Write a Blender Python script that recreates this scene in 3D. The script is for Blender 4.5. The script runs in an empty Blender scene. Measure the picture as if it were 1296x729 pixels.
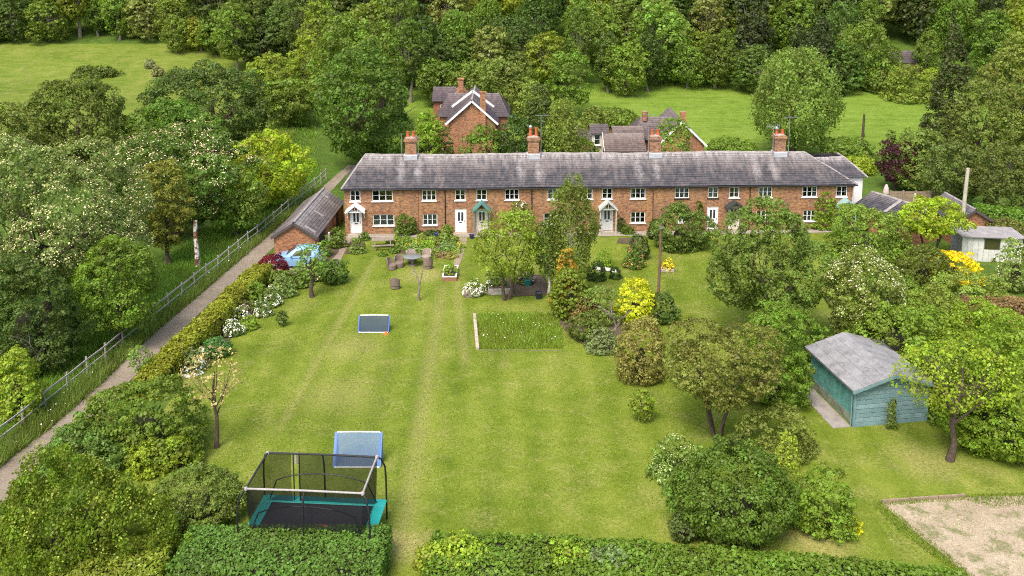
import bpy, bmesh, math, random
import numpy as np
from mathutils import Vector, Matrix

# ------------------------------------------------------------------ camera, sky, sun, exposure
SC = bpy.context.scene
COL = SC.collection
FPX, PITCH, YH, CAMZ = 1200.0, math.radians(9.0), -80.0, 24.0      # focal length in photo pixels, tilt, horizon row, camera height
CX = 648.0
CY = YH + FPX * math.tan(PITCH)                                    # principal row of the shifted (architectural) lens
cam = bpy.data.cameras.new('camera')
cam.sensor_width = 36.0
cam.lens = 36.0 * FPX / 1296.0
cam.shift_y = (CY - 364.5) / 1296.0
cam.clip_start, cam.clip_end = 0.5, 3000.0
camo = bpy.data.objects.new('camera', cam)
COL.objects.link(camo)
camo.location = (0, 0, CAMZ)
camo.rotation_euler = (math.pi / 2 - PITCH, 0, 0)
SC.camera = camo

SUN_EL, SUN_AZ = math.radians(56), math.radians(205)               # azimuth clockwise from +Y (away from the camera)
world = bpy.data.worlds.new('World')
SC.world = world
world.use_nodes = True
wn = world.node_tree
sky = wn.nodes.new('ShaderNodeTexSky')
sky.sky_type = 'NISHITA'
sky.sun_disc = False
sky.sun_elevation = SUN_EL
sky.sun_rotation = SUN_AZ
sky.air_density, sky.dust_density, sky.ozone_density = 1.0, 4.0, 0.6
bg = wn.nodes['Background']
wn.links.new(sky.outputs[0], bg.inputs[0])
bg.inputs[1].default_value = 0.135
sun = bpy.data.lights.new('sun', 'SUN')
sun.energy = 1.4
sun.angle = math.radians(22)
sun.color = (1.0, 0.95, 0.87)
suno = bpy.data.objects.new('sun', sun)
COL.objects.link(suno)
sd = Vector((math.sin(SUN_AZ) * math.cos(SUN_EL), math.cos(SUN_AZ) * math.cos(SUN_EL), math.sin(SUN_EL)))
suno.rotation_euler = (-sd).to_track_quat('-Z', 'Y').to_euler()
suno.location = (0, 0, 80)
SC.view_settings.view_transform = 'Standard'
SC.view_settings.look = 'None'
SC.view_settings.gamma = 1.0
SC.view_settings.exposure = 1.2
SC.render.engine = 'CYCLES'
SC.cycles.pixel_filter_type = 'BLACKMAN_HARRIS'
SC.cycles.filter_width = 1.1
SC.cycles.use_denoising = False
SC.cycles.max_bounces = 5
SC.cycles.diffuse_bounces = 3
SC.cycles.glossy_bounces = 2
SC.cycles.transmission_bounces = 3
SC.cycles.transparent_max_bounces = 12
SC.cycles.caustics_reflective = False
SC.cycles.caustics_refractive = False

# ------------------------------------------------------------------ terrain and projection helpers
def _q(t, w):
    t = np.asarray(t, float)
    return np.where(t < 0, 0.0, np.where(t < w, t * t / (2 * w), t - w / 2))
def hgt(Y):
    return 0.10 * _q(np.asarray(Y, float) - 96, 12) + 0.17 * _q(np.asarray(Y, float) - 130, 12)

def ray(px, py):
    a, b = (px - CX) / FPX, -(py - CY) / FPX
    c, s = math.cos(PITCH), math.sin(PITCH)
    return Vector((a, c + b * s, -s + b * c))
def at_z(px, py, z=0.0):
    d = ray(px, py)
    t = (z - CAMZ) / d.z
    return Vector((d.x * t, d.y * t, z))
def G(px, py):
    """photo pixel -> point on the terrain"""
    d = ray(px, py)
    lo, hi = 5.0, 400.0
    for _ in range(50):
        m = (lo + hi) / 2
        if CAMZ + d.z * m > float(hgt(d.y * m)):
            lo = m
        else:
            hi = m
    return Vector((d.x * lo, d.y * lo, float(hgt(d.y * lo))))
def at_y(px, py, Y):
    d = ray(px, py)
    t = Y / d.y
    return Vector((d.x * t, Y, CAMZ + d.z * t))
def ppm(p):
    """photo pixels per metre at a world point"""
    zc = p.y * math.cos(PITCH) + (CAMZ - p.z) * math.sin(PITCH)
    return FPX / zc

# ------------------------------------------------------------------ objects
def thing(name, label, cat, loc=(0, 0, 0), rotz=0.0, group=None):
    o = bpy.data.objects.new(name, None)
    COL.objects.link(o)
    o.location = loc
    o.rotation_euler = (0, 0, rotz)
    o.empty_display_size = 0.3
    o['label'], o['category'] = label, cat
    if group:
        o['group'] = group
    return o
def tag(o, label, cat, group=None):
    o['label'], o['category'] = label, cat
    if group:
        o['group'] = group
    return o
def link_mesh(name, me, parent=None, loc=None):
    o = bpy.data.objects.new(name, me)
    COL.objects.link(o)
    if parent is not None:
        o.parent = parent
    if loc is not None:
        o.location = loc
    return o
def dup(root, loc, rotz, label=None, group=None, scale=None, color=None):
    r = root.copy()
    COL.objects.link(r)
    r.location, r.rotation_euler = loc, (0, 0, rotz)
    if label: r['label'] = label
    if group: r['group'] = group
    if scale is not None: r.scale = scale
    for ch in root.children:
        c = ch.copy(); COL.objects.link(c); c.parent = r
        if color is not None and ch.name.split('.')[0] in ('crown', 'foliage'):
            c.color = color
        for g in ch.children:
            d = g.copy(); COL.objects.link(d); d.parent = c
    return r

class MB:
    """collects simple solids into one mesh"""
    def __init__(s):
        s.v, s.f, s.uv = [], [], []
    def face(s, pts, uv=None):
        n = len(s.v)
        s.v += [tuple(p) for p in pts]
        s.f.append(tuple(range(n, n + len(pts))))
        s.uv.append(uv)
        return s
    def box(s, x0, x1, y0, y1, z0, z1, M=None):
        c = [(x0, y0, z0), (x1, y0, z0), (x1, y1, z0), (x0, y1, z0), (x0, y0, z1), (x1, y0, z1), (x1, y1, z1), (x0, y1, z1)]
        if M is not None:
            c = [tuple(M @ Vector(p)) for p in c]
        n = len(s.v)
        s.v += c
        for q in ((0, 3, 2, 1), (4, 5, 6, 7), (0, 1, 5, 4), (1, 2, 6, 5), (2, 3, 7, 6), (3, 0, 4, 7)):
            s.f.append(tuple(n + i for i in q)); s.uv.append(None)
        return s
    def bar(s, p, q, w, h=None, up=(0, 0, 1)):
        """rectangular bar from p to q"""
        p, q = Vector(p), Vector(q)
        h = h or w
        d = (q - p).normalized()
        a = d.cross(Vector(up))
        if a.length < 1e-4:
            a = d.cross(Vector((0, 1, 0)))
        a.normalize()
        b = a.cross(d)
        n = len(s.v)
        for e in (p, q):
            for i, j in ((-1, -1), (1, -1), (1, 1), (-1, 1)):
                s.v.append(tuple(e + a * (i * w / 2) + b * (j * h / 2)))
        for qd in ((3, 2, 1, 0), (4, 5, 6, 7), (0, 1, 5, 4), (1, 2, 6, 5), (2, 3, 7, 6), (3, 0, 4, 7)):
            s.f.append(tuple(n + i for i in qd)); s.uv.append(None)
        return s
    def tube(s, pts, rad, n=8, cap=True):
        pts = [Vector(p) for p in pts]
        if not hasattr(rad, '__len__'):
            rad = [rad] * len(pts)
        base = len(s.v)
        prev = None
        for i, p in enumerate(pts):
            d = (pts[min(i + 1, len(pts) - 1)] - pts[max(i - 1, 0)])
            d.normalize()
            if prev is None:
                a = d.cross(Vector((0, 0, 1)))
                if a.length < 1e-3:
                    a = d.cross(Vector((1, 0, 0)))
            else:
                a = prev - d * prev.dot(d)
            a.normalize(); prev = a
            b = d.cross(a)
            for k in range(n):
                t = 2 * math.pi * k / n
                s.v.append(tuple(p + (a * math.cos(t) + b * math.sin(t)) * rad[i]))
        for i in range(len(pts) - 1):
            for k in range(n):
                k2 = (k + 1) % n
                s.f.append((base + i * n + k, base + i * n + k2, base + (i + 1) * n + k2, base + (i + 1) * n + k)); s.uv.append(None)
        if cap:
            s.f.append(tuple(base + k for k in reversed(range(n)))); s.uv.append(None)
            s.f.append(tuple(base + (len(pts) - 1) * n + k for k in range(n))); s.uv.append(None)
        return s
    def lathe(s, prof, n=16, c=(0, 0, 0)):
        base = len(s.v)
        for r, z in prof:
            for k in range(n):
                t = 2 * math.pi * k / n
                s.v.append((c[0] + r * math.cos(t), c[1] + r * math.sin(t), c[2] + z))
        for i in range(len(prof) - 1):
            for k in range(n):
                k2 = (k + 1) % n
                s.f.append((base + i * n + k, base + i * n + k2, base + (i + 1) * n + k2, base + (i + 1) * n + k)); s.uv.append(None)
        s.f.append(tuple(base + k for k in reversed(range(n)))); s.uv.append(None)
        s.f.append(tuple(base + (len(prof) - 1) * n + k for k in range(n))); s.uv.append(None)
        return s
    def prism(s, poly, y0, y1, axis='y'):
        """poly of (a, z) pairs extruded from y0 to y1 along y (or x)"""
        n, m = len(s.v), len(poly)
        P = (lambda a, z, t: (a, t, z)) if axis == 'y' else (lambda a, z, t: (t, a, z))
        s.v += [P(a, z, y0) for a, z in poly] + [P(a, z, y1) for a, z in poly]
        s.f.append(tuple(range(n, n + m))); s.f.append(tuple(reversed(range(n + m, n + 2 * m))))
        s.uv += [None, None]
        for i in range(m):
            j = (i + 1) % m
            s.f.append((n + j, n + i, n + m + i, n + m + j)); s.uv.append(None)
        return s
    def build(s, name, mat, parent=None, loc=None, smooth=False, bevel=0):
        me = bpy.data.meshes.new(name)
        me.from_pydata(s.v, [], s.f)
        if any(u is not None for u in s.uv):
            ul = me.uv_layers.new(name='UVMap')
            i = 0
            for f, u in zip(s.f, s.uv):
                for k in range(len(f)):
                    ul.data[i].uv = u[k] if u is not None else (0, 0)
                    i += 1
        bm = bmesh.new(); bm.from_mesh(me)
        if bevel:
            bmesh.ops.bevel(bm, geom=list(bm.edges), offset=bevel, segments=1, affect='EDGES', clamp_overlap=True)
        if not any(u is not None for u in s.uv):
            bmesh.ops.recalc_face_normals(bm, faces=list(bm.faces))
        bm.to_mesh(me); bm.free()
        if smooth:
            me.polygons.foreach_set('use_smooth', [True] * len(me.polygons))
            try:
                me.set_sharp_from_angle(angle=math.radians(40))
            except Exception:
                pass
        if mat: me.materials.append(mat)
        return link_mesh(name, me, parent, loc)

# ------------------------------------------------------------------ materials
class NT:
    def __init__(s, name):
        s.m = bpy.data.materials.new(name); s.m.use_nodes = True
        s.t = s.m.node_tree; s.n = s.t.nodes; s.l = s.t.links
        s.b = s.n['Principled BSDF']; s.out = s.n['Material Output']
    def new(s, typ, **kw):
        nd = s.n.new('ShaderNode' + typ)
        for k, v in kw.items():
            if k.startswith('i_'):
                key = k[2:]
                nd.inputs[int(key) if key.isdigit() else key.replace('_', ' ')].default_value = v
            else:
                setattr(nd, k, v)
        return nd
    def lk(s, a, b):
        s.l.new(a, b)
    def math(s, op, a, b=None, clamp=False):
        nd = s.new('Math', operation=op, use_clamp=clamp)
        for i, x in enumerate((a, b)):
            if x is None: continue
            if isinstance(x, (int, float)): nd.inputs[i].default_value = x
            else: s.lk(x, nd.inputs[i])
        return nd.outputs[0]
    def mix(s, fac, a, b, mode='MIX'):
        nd = s.new('Mix', data_type='RGBA', blend_type=mode)
        for i, x in ((0, fac), (6, a), (7, b)):
            if isinstance(x, (int, float)): nd.inputs[i].default_value = x
            elif isinstance(x, (tuple, list)): nd.inputs[i].default_value = (*x[:3], 1)
            else: s.lk(x, nd.inputs[i])
        return nd.outputs[2]
    def noise(s, scale, vec=None, detail=3.0, rough=0.55, dist=0.0):
        nd = s.new('TexNoise'); nd.inputs['Scale'].default_value = scale
        nd.inputs['Detail'].default_value = detail; nd.inputs['Roughness'].default_value = rough; nd.inputs['Distortion'].default_value = dist
        if vec is not None: s.lk(vec, nd.inputs['Vector'])
        return nd.outputs[0]
    def coord(s, which='Object'):
        return s.new('TexCoord').outputs[which]
    def mapping(s, vec, scale=(1, 1, 1), rot=(0, 0, 0), loc=(0, 0, 0)):
        nd = s.new('Mapping'); s.lk(vec, nd.inputs[0])
        nd.inputs['Location'].default_value = loc; nd.inputs['Rotation'].default_value = rot; nd.inputs['Scale'].default_value = scale
        return nd.outputs[0]
    def ramp(s, fac, stops):
        nd = s.new('ValToRGB'); s.lk(fac, nd.inputs[0])
        el = nd.color_ramp.elements
        while len(el) < len(stops): el.new(0.5)
        for e, (p, c) in zip(el, stops):
            e.position = p
            e.color = (*c[:3], 1) if isinstance(c, (tuple, list)) else (c, c, c, 1)
        return nd.outputs[0]
    def bump(s, height, strength=0.4, dist=0.02):
        nd = s.new('Bump'); nd.inputs['Strength'].default_value = strength; nd.inputs['Distance'].default_value = dist
        s.lk(height, nd.inputs['Height']); s.lk(nd.outputs[0], s.b.inputs['Normal'])
    def col(s, c):
        if isinstance(c, (tuple, list)): s.b.inputs['Base Color'].default_value = (*c[:3], 1)
        else: s.lk(c, s.b.inputs['Base Color'])
    def rough(s, r, spec=0.3):
        s.b.inputs['Roughness'].default_value = r; s.b.inputs['Specular IOR Level'].default_value = spec

_mats = {}
def plain(name, c, rough=0.6, var=0.18, scale=3.0, metal=0.0, bump=0.0, spec=0.3):
    """painted or bare surface with mottled wear"""
    if name in _mats: return _mats[name]
    t = NT(name)
    v = t.coord()
    n1 = t.noise(scale, v, 5, 0.65); n2 = t.noise(scale * 9, v, 3)
    f = t.math('ADD', t.math('MULTIPLY', n1, 0.65), t.math('MULTIPLY', n2, 0.35))
    lo = [max(0, x * (1 - var * 1.6)) for x in c]; hi = [min(0.95, x * (1 + var * 1.3)) for x in c]
    t.col(t.ramp(f, [(0.3, lo), (0.5, c), (0.72, hi)]))
    t.rough(rough, spec); t.b.inputs['Metallic'].default_value = metal
    if bump: t.bump(n2, bump, 0.02)
    _mats[name] = t.m
    return t.m

def brick_mat(name, tint=(1, 1, 1), mortar=(0.33, 0.27, 0.2)):
    if name in _mats: return _mats[name]
    t = NT(name)
    v = t.coord()
    sx = t.new('SeparateXYZ'); t.lk(v, sx.inputs[0])
    cb = t.new('CombineXYZ'); t.lk(t.math('ADD', sx.outputs[0], sx.outputs[1]), cb.inputs[0]); t.lk(sx.outputs[2], cb.inputs[1])
    c1 = [0.43 * tint[0], 0.17 * tint[1], 0.062 * tint[2]]; c2 = [0.2 * tint[0], 0.085 * tint[1], 0.045 * tint[2]]
    br = t.new('TexBrick', i_Color1=(*c1, 1), i_Color2=(*c2, 1), i_Mortar=(*mortar, 1), i_Scale=1.0)
    br.inputs['Mortar Size'].default_value = 0.008; br.inputs['Brick Width'].default_value = 0.225; br.inputs['Row Height'].default_value = 0.075
    t.lk(cb.outputs[0], br.inputs['Vector'])
    big = t.noise(0.5, cb.outputs[0], 6, 0.7)
    fine = t.noise(1.0, t.mapping(cb.outputs[0], (3.2, 7.0, 1)), 4, 0.75)
    fine2 = t.noise(1.0, t.mapping(cb.outputs[0], (2.4, 5.5, 1), loc=(5, 8, 0)), 4, 0.75)
    c = t.mix(t.ramp(big, [(0.42, 0.0), (0.6, 0.7)]), br.outputs[0], [0.40 * tint[0], 0.225 * tint[1], 0.095 * tint[2]])
    c = t.mix(t.ramp(fine, [(0.48, 0.0), (0.6, 0.85)]), c, [0.115, 0.055, 0.04])
    c = t.mix(t.ramp(fine2, [(0.54, 0.0), (0.68, 0.7)]), c, [0.42, 0.31, 0.2])
    strk = t.noise(1.0, t.mapping(cb.outputs[0], (2.2, 0.35, 1)), 4, 0.6)
    c = t.mix(t.ramp(strk, [(0.5, 0.0), (0.68, 0.55)]), c, [0.16, 0.115, 0.085])
    t.col(c); t.rough(0.9, 0.15)
    t.bump(br.outputs[1], -0.35, 0.012)
    _mats[name] = t.m
    return t.m

def roof_mat(name, base=(0.15, 0.132, 0.134), dark=(0.06, 0.063, 0.072), lime=(0.40, 0.375, 0.36), V=3.0, limey=1.0, chim=None, tile=(0.17, 0.2)):
    """weathered plain tiles; UV in metres, u along the eaves, v up the slope"""
    if name in _mats: return _mats[name]
    t = NT(name)
    uv = t.coord('UV')
    sx = t.new('SeparateXYZ'); t.lk(uv, sx.inputs[0]); u, v = sx.outputs[0], sx.outputs[1]
    br = t.new('TexBrick', i_Color1=(0.92, 0.92, 0.92, 1), i_Color2=(0.62, 0.60, 0.60, 1), i_Mortar=(0.25, 0.25, 0.25, 1), i_Scale=1.0)
    br.inputs['Mortar Size'].default_value = 0.006; br.inputs['Brick Width'].default_value = tile[0]; br.inputs['Row Height'].default_value = tile[1]
    t.lk(uv, br.inputs['Vector'])
    vn = t.math('DIVIDE', v, V)
    st = t.noise(1.0, t.mapping(uv, (1.3, 0.22, 1)), 5, 0.7, 0.6)
    st2 = t.noise(1.0, t.mapping(uv, (3.4, 0.5, 1), loc=(7, 3, 0)), 4, 0.7)
    blot = t.noise(0.75, t.mapping(uv, (0.8, 0.9, 1), loc=(3, 9, 0)), 5, 0.7)
    c = t.mix(t.ramp(t.math('SUBTRACT', t.math('ADD', st, t.math('MULTIPLY', blot, 0.6)), t.math('MULTIPLY', vn, 0.28)), [(0.56, 0.0), (0.72, 0.95)]), base, dark)
    c = t.mix(t.ramp(t.noise(2.2, uv, 5, 0.7), [(0.45, 0.0), (0.75, 0.6)]), c, [base[0] * 1.5, base[1] * 1.28, base[2] * 1.25])
    w = t.math('MULTIPLY', t.ramp(vn, [(0.5, 0.0), (0.80, 0.4), (0.95, 1.2)]), t.ramp(st2, [(0.36, 0.0), (0.6, 1.0)]))
    w = t.math('ADD', w, t.math('MULTIPLY', t.ramp(st2, [(0.58, 0.0), (0.72, 0.5)]), t.ramp(st, [(0.3, 0.7), (0.55, 0.0)])))
    if chim:
        u0, D = chim
        d = t.math('ABSOLUTE', t.math('SUBTRACT', t.math('ABSOLUTE', t.math('SUBTRACT', t.math('MODULO', t.math('ADD', t.math('SUBTRACT', u, u0), D / 2 + 20 * D), D), D / 2)), 0.72))
        d = t.math('ADD', d, t.math('MULTIPLY', t.math('SUBTRACT', t.noise(1.6, uv, 4, 0.7), 0.5), 1.1))
        cs = t.math('MULTIPLY', t.ramp(d, [(0.05, 1.0), (0.42, 0.0)]), t.ramp(vn, [(0.06, 0.0), (0.4, 0.7)]))
        w = t.math('MAXIMUM', w, t.math('MULTIPLY', cs, t.ramp(t.noise(2.6, uv, 4, 0.7), [(0.3, 0.35), (0.6, 1.0)])))
    c = t.mix(t.math('MULTIPLY', w, limey, True), c, lime)
    c = t.mix(0.8, c, br.outputs[0], 'MULTIPLY')
    t.col(c); t.rough(0.75, 0.3)
    t.bump(t.noise(14, uv, 3, 0.7), 0.35, 0.03)
    _mats[name] = t.m
    return t.m

def leaf_mat(name, trans=0.4, rough=0.5, hue=0.5):
    """colour comes from the object's own colour, varied leaf by leaf"""
    if name in _mats: return _mats[name]
    t = NT(name)
    oi = t.new('ObjectInfo')
    at = t.new('Attribute', attribute_name='tone'); tone = at.outputs['Fac']
    hs = t.new('HueSaturation')
    t.lk(oi.outputs['Color'], hs.inputs['Color'])
    t.lk(t.math('ADD', 0.5 - 0.022, t.math('MULTIPLY', tone, 0.044)), hs.inputs['Hue'])
    t.lk(t.math('ADD', 0.78, t.math('MULTIPLY', tone, 1.55)), hs.inputs['Value'])
    hs.inputs['Saturation'].default_value = 1.0
    c = hs.outputs[0]
    t.col(c); t.rough(rough, 0.35)
    tr = t.new('BsdfTranslucent')
    t.lk(t.mix(1.0, c, (1.25, 1.3, 0.55), 'MULTIPLY'), tr.inputs[0])
    mx = t.new('MixShader'); mx.inputs[0].default_value = trans
    t.lk(t.b.outputs[0], mx.inputs[1]); t.lk(tr.outputs[0], mx.inputs[2]); t.lk(mx.outputs[0], t.out.inputs[0])
    _mats[name] = t.m
    return t.m
LEAF = leaf_mat('leaf')
PETAL = leaf_mat('petal', 0.2, 0.6)
BARK = plain('bark', (0.085, 0.062, 0.045), 0.9, 0.5, 6, bump=0.7)
BARKG = plain('bark_grey', (0.2, 0.17, 0.14), 0.9, 0.45, 6, bump=0.6)
BIRCHB = plain('bark_birch', (0.5, 0.47, 0.42), 0.8, 0.5, 5, bump=0.5)
DARK_CORE = plain('twigs', (0.035, 0.034, 0.02), 0.95, 0.4, 8)  # dark colour of the light-blocking solids added inside shrubs and hedges
WHITE = plain('white_paint', (0.78, 0.78, 0.76), 0.45, 0.06, 2)
GLASSM = None
def glass_mat():
    global GLASSM
    if GLASSM: return GLASSM
    t = NT('window_glass')
    tr = t.new('BsdfTransparent'); tr.inputs[0].default_value = (0.75, 0.8, 0.82, 1)
    gl = t.new('BsdfGlossy'); gl.inputs['Roughness'].default_value = 0.03
    fr = t.new('Fresnel'); fr.inputs[0].default_value = 1.7
    mx = t.new('MixShader'); t.lk(fr.outputs[0], mx.inputs[0]); t.lk(tr.outputs[0], mx.inputs[1]); t.lk(gl.outputs[0], mx.inputs[2])
    t.lk(mx.outputs[0], t.out.inputs[0])
    GLASSM = t.m
    return t.m

# ------------------------------------------------------------------ the setting: ground, fields, lawn, lane, paths
def grass_mat(name, lo, mid, hi, straw=(0.30, 0.25, 0.10), worn=(), patches=(), strawy=0.5, stripe=0.0, rows=0.0, fine=55):
    t = NT(name)
    v = t.coord()
    sx = t.new('SeparateXYZ'); t.lk(v, sx.inputs[0]); X, Y = sx.outputs[0], sx.outputs[1]
    big = t.noise(0.16, v, 5, 0.6, 0.4); med = t.noise(1.1, v, 5, 0.7, 0.3); sm = t.noise(6.5, v, 4, 0.75); fn = t.noise(fine, v, 3, 0.8)
    f = t.math('ADD', t.math('ADD', t.math('MULTIPLY', big, 0.28), t.math('MULTIPLY', med, 0.24)), t.math('ADD', t.math('MULTIPLY', sm, 0.26), t.math('MULTIPLY', fn, 0.22)))
    if stripe:
        wv = t.math('SINE', t.math('ADD', t.math('MULTIPLY', X, 3.1), t.math('MULTIPLY', t.noise(0.2, v, 2), 2.5)))
        f = t.math('ADD', f, t.math('MULTIPLY', wv, stripe))
    if rows:
        nz = t.noise(1.0, t.mapping(v, (0.25, 1.6, 1), rot=(0, 0, 0.2)), 3, 0.7)
        f = t.math('ADD', f, t.math('MULTIPLY', t.math('SUBTRACT', nz, 0.5), rows))
    c = t.ramp(f, [(0.40, lo), (0.5, mid), (0.6, hi)])
    dry = t.math('MULTIPLY', t.ramp(t.noise(0.5, t.mapping(v, loc=(13, 4, 0)), 6, 0.72, 0.5), [(0.49, 0.0), (0.72, 1.0)]), t.ramp(sm, [(0.4, 0.0), (0.66, 1.0)]))
    dry = t.math('MULTIPLY', dry, strawy)
    for (p, q, w, s) in worn:
        d = (q - p); d.z = 0; L = d.length; d.normalize()
        nx, ny = -d.y, d.x
        dist = t.math('ABSOLUTE', t.math('SUBTRACT', t.math('ADD', t.math('MULTIPLY', X, nx), t.math('MULTIPLY', Y, ny)), p.x * nx + p.y * ny))
        dist = t.math('ADD', dist, t.math('MULTIPLY', t.math('SUBTRACT', med, 0.5), w * 1.3))
        along = t.math('DIVIDE', t.math('SUBTRACT', t.math('ADD', t.math('MULTIPLY', X, d.x), t.math('MULTIPLY', Y, d.y)), p.x * d.x + p.y * d.y), L)
        env = t.ramp(along, [(0.0, 0.0), (0.08, 1.0), (0.9, 1.0), (1.0, 0.0)])
        m = t.math('MULTIPLY', t.ramp(t.math('DIVIDE', dist, w), [(0.15, 1.0), (1.0, 0.0)]), env)
        m = t.math('MULTIPLY', t.math('MULTIPLY', m, t.ramp(sm, [(0.34, 0.15), (0.62, 1.0)])), s)
        dry = t.math('MAXIMUM', dry, m)
    for (p, r, s) in patches:
        vd = t.new('VectorMath', operation='DISTANCE'); t.lk(v, vd.inputs[0]); vd.inputs[1].default_value = p
        dd = t.math('ADD', t.math('DIVIDE', vd.outputs['Value'], r), t.math('MULTIPLY', t.math('SUBTRACT', med, 0.5), 1.6))
        dry = t.math('MAXIMUM', dry, t.math('MULTIPLY', t.math('MULTIPLY', t.ramp(dd, [(0.3, 1.0), (1.0, 0.0)]), t.ramp(sm, [(0.34, 0.2), (0.6, 1.0)])), s))
    c = t.mix(t.math('MINIMUM', dry, 0.9), c, straw)
    t.col(c); t.rough(0.95, 0.1)
    t.bump(t.math('ADD', t.math('MULTIPLY', fn, 0.7), t.math('MULTIPLY', sm, 0.6)), 0.6, 0.06)
    return t.m

def struct(name, me_or_mb, mat):
    o = me_or_mb.build(name, mat) if isinstance(me_or_mb, MB) else link_mesh(name, me_or_mb)
    o['kind'] = 'structure'
    return o
def strip_rows(name, Ys, xl, xr, dz, mat, nx=1):
    """sheet following the terrain, exact on every row of the ground grid"""
    m = MB()
    for a, b in zip(Ys[:-1], Ys[1:]):
        for k in range(nx):
            P = []
            for (Y, e) in ((a, 0), (a, 1), (b, 1), (b, 0)):
                u = (k + e) / nx
                P.append((xl(Y) + (xr(Y) - xl(Y)) * u, Y, float(hgt(Y)) + dz))
            m.face(P)
    o = m.build(name, mat); o['kind'] = 'structure'
    return o
def sheet(name, poly, z, mat):
    m = MB(); m.face([(p.x, p.y, z) for p in poly])
    o = m.build(name, mat); o['kind'] = 'structure'
    if o.data.polygons[0].normal.z < 0: o.data.flip_normals()
    return o

GROUND = grass_mat('rough_grass', (0.035, 0.07, 0.01), (0.07, 0.125, 0.017), (0.11, 0.165, 0.025), strawy=0.3)
FIELD = grass_mat('field_grass', (0.085, 0.145, 0.014), (0.135, 0.21, 0.024), (0.18, 0.25, 0.04), straw=(0.3, 0.27, 0.1), strawy=0.45, rows=0.34, fine=9)
FIELD2 = grass_mat('hill_pasture', (0.08, 0.125, 0.015), (0.125, 0.17, 0.022), (0.175, 0.205, 0.04), straw=(0.3, 0.25, 0.1), strawy=0.85, rows=0.3, fine=9)
LAWN = grass_mat('mown_lawn', (0.082, 0.125, 0.009), (0.135, 0.18, 0.018), (0.205, 0.24, 0.036), straw=(0.36, 0.30, 0.12), strawy=0.85, stripe=0.026, fine=22,
                 worn=[(G(503, 725), G(562, 350), 0.7, 0.5), (G(345, 560), G(478, 322), 0.45, 0.5), (G(590, 470), G(575, 330), 0.5, 0.5), (G(1130, 560), G(1296, 610), 1.0, 0.45)],
                 patches=[(G(535, 348), 2.2, 0.8), (G(510, 690), 1.6, 0.9), (G(1040, 690), 1.8, 0.8), (G(1170, 585), 2.2, 0.6), (G(1290, 650), 1.6, 0.6), (G(445, 440), 2.6, 0.5), (G(430, 500), 3, .4)])
gy = list(range(-40, 92, 12)) + list(range(92, 240, 2)) + list(range(240, 640, 25))
strip_rows('ground', gy, lambda Y: -420, lambda Y: 420, 0.0, GROUND, 12)
rows = [y for y in gy if 96 <= y <= 150]
strip_rows('hill_field', rows, lambda Y: -150, lambda Y: -26, 0.04, FIELD2, 6)
rows = [y for y in gy if 102 <= y <= 134]
strip_rows('pasture_field', rows, lambda Y: -14, lambda Y: 66, 0.05, FIELD, 6)
sheet('lawn', [G(*p) for p in ((-60, 780), (150, 600), (235, 480), (330, 375), (395, 345), (440, 299), (1085, 293), (1150, 330), (1230, 380), (1420, 560), (1500, 780))], 0.012, LAWN)

# lane
def gravel_mat(name, a, b, scale=9, grassy=0.0, strip=None):
    t = NT(name); v = t.coord()
    n1 = t.noise(0.5, v, 4, 0.6); n2 = t.noise(scale, v, 4, 0.8); n3 = t.noise(scale * 4, v, 2, 0.7)
    f = t.math('ADD', t.math('MULTIPLY', n1, 0.35), t.math('ADD', t.math('MULTIPLY', n2, 0.4), t.math('MULTIPLY', n3, 0.25)))
    c = t.ramp(f, [(0.36, a), (0.66, b)])
    if grassy:
        g = t.math('MULTIPLY', t.ramp(t.noise(0.8, t.mapping(v, loc=(2, 5, 1)), 5, 0.75), [(0.5, 0.0), (0.58, 1.0)]), t.ramp(n2, [(0.35, 0.1), (0.55, 1.0)]))
        c = t.mix(t.math('MULTIPLY', g, grassy), c, (0.10, 0.13, 0.025))
    t.col(c); t.rough(0.95, 0.15); t.bump(t.math('ADD', n2, n3), 0.5, 0.03)
    return t.m
LANE = gravel_mat('lane_tarmac', (0.175, 0.14, 0.105), (0.335, 0.275, 0.21), 7, 0.25)
laneL = [(-150, 745), (-60, 655), (0, 590), (66, 540), (130, 483), (190, 426), (290, 340), (345, 292), (393, 250), (425, 222), (447, 203)]
laneR = [(-80, 745), (-20, 670), (18, 618), (90, 556), (160, 487), (205, 443), (262, 388), (328, 331), (362, 298), (408, 254), (436, 224), (456, 203)]
struct_lane = sheet('lane', [G(*p) for p in laneL] + [G(*p) for p in reversed(laneR)], 0.022, LANE)
sheet('driveway', [G(*p) for p in ((326, 334), (346, 323), (362, 300), (404, 316), (415, 330), (400, 350), (350, 346))], 0.030, gravel_mat('drive_gravel', (0.22, 0.18, 0.14), (0.38, 0.32, 0.27), 8))
PAVE = gravel_mat('brick_paving', (0.21, 0.15, 0.115), (0.36, 0.28, 0.225), 5, 0.15)
sheet('garden_path', [G(*p) for p in ((408, 345), (424, 345), (431, 330), (440, 312), (447, 299), (433, 299), (424, 318))], 0.034, PAVE)
STONE = gravel_mat('stone_paving', (0.25, 0.21, 0.17), (0.42, 0.37, 0.31), 3, 0.2)
sheet('terrace_path', [G(*p) for p in ((440, 297), (1062, 290.5), (1062, 294.5), (760, 299.5), (600, 300.5), (440, 301.5))], 0.040, STONE)
sheet('side_path', [G(*p) for p in ((582, 300), (592, 300), (586, 325), (578, 345), (572, 345), (576, 325))], 0.046, gravel_mat('trodden_earth', (0.2, 0.15, 0.1), (0.36, 0.3, 0.2), 4, 0.4))
GRAV = gravel_mat('pale_gravel', (0.23, 0.175, 0.11), (0.53, 0.44, 0.315), 8, 0.8)
sheet('gravel_patch', [G(*p) for p in ((1116, 637), (1222, 629.5), (1300, 628), (1360, 640), (1400, 760), (1260, 760), (1205, 712), (1150, 668))], 0.026, GRAV)
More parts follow.
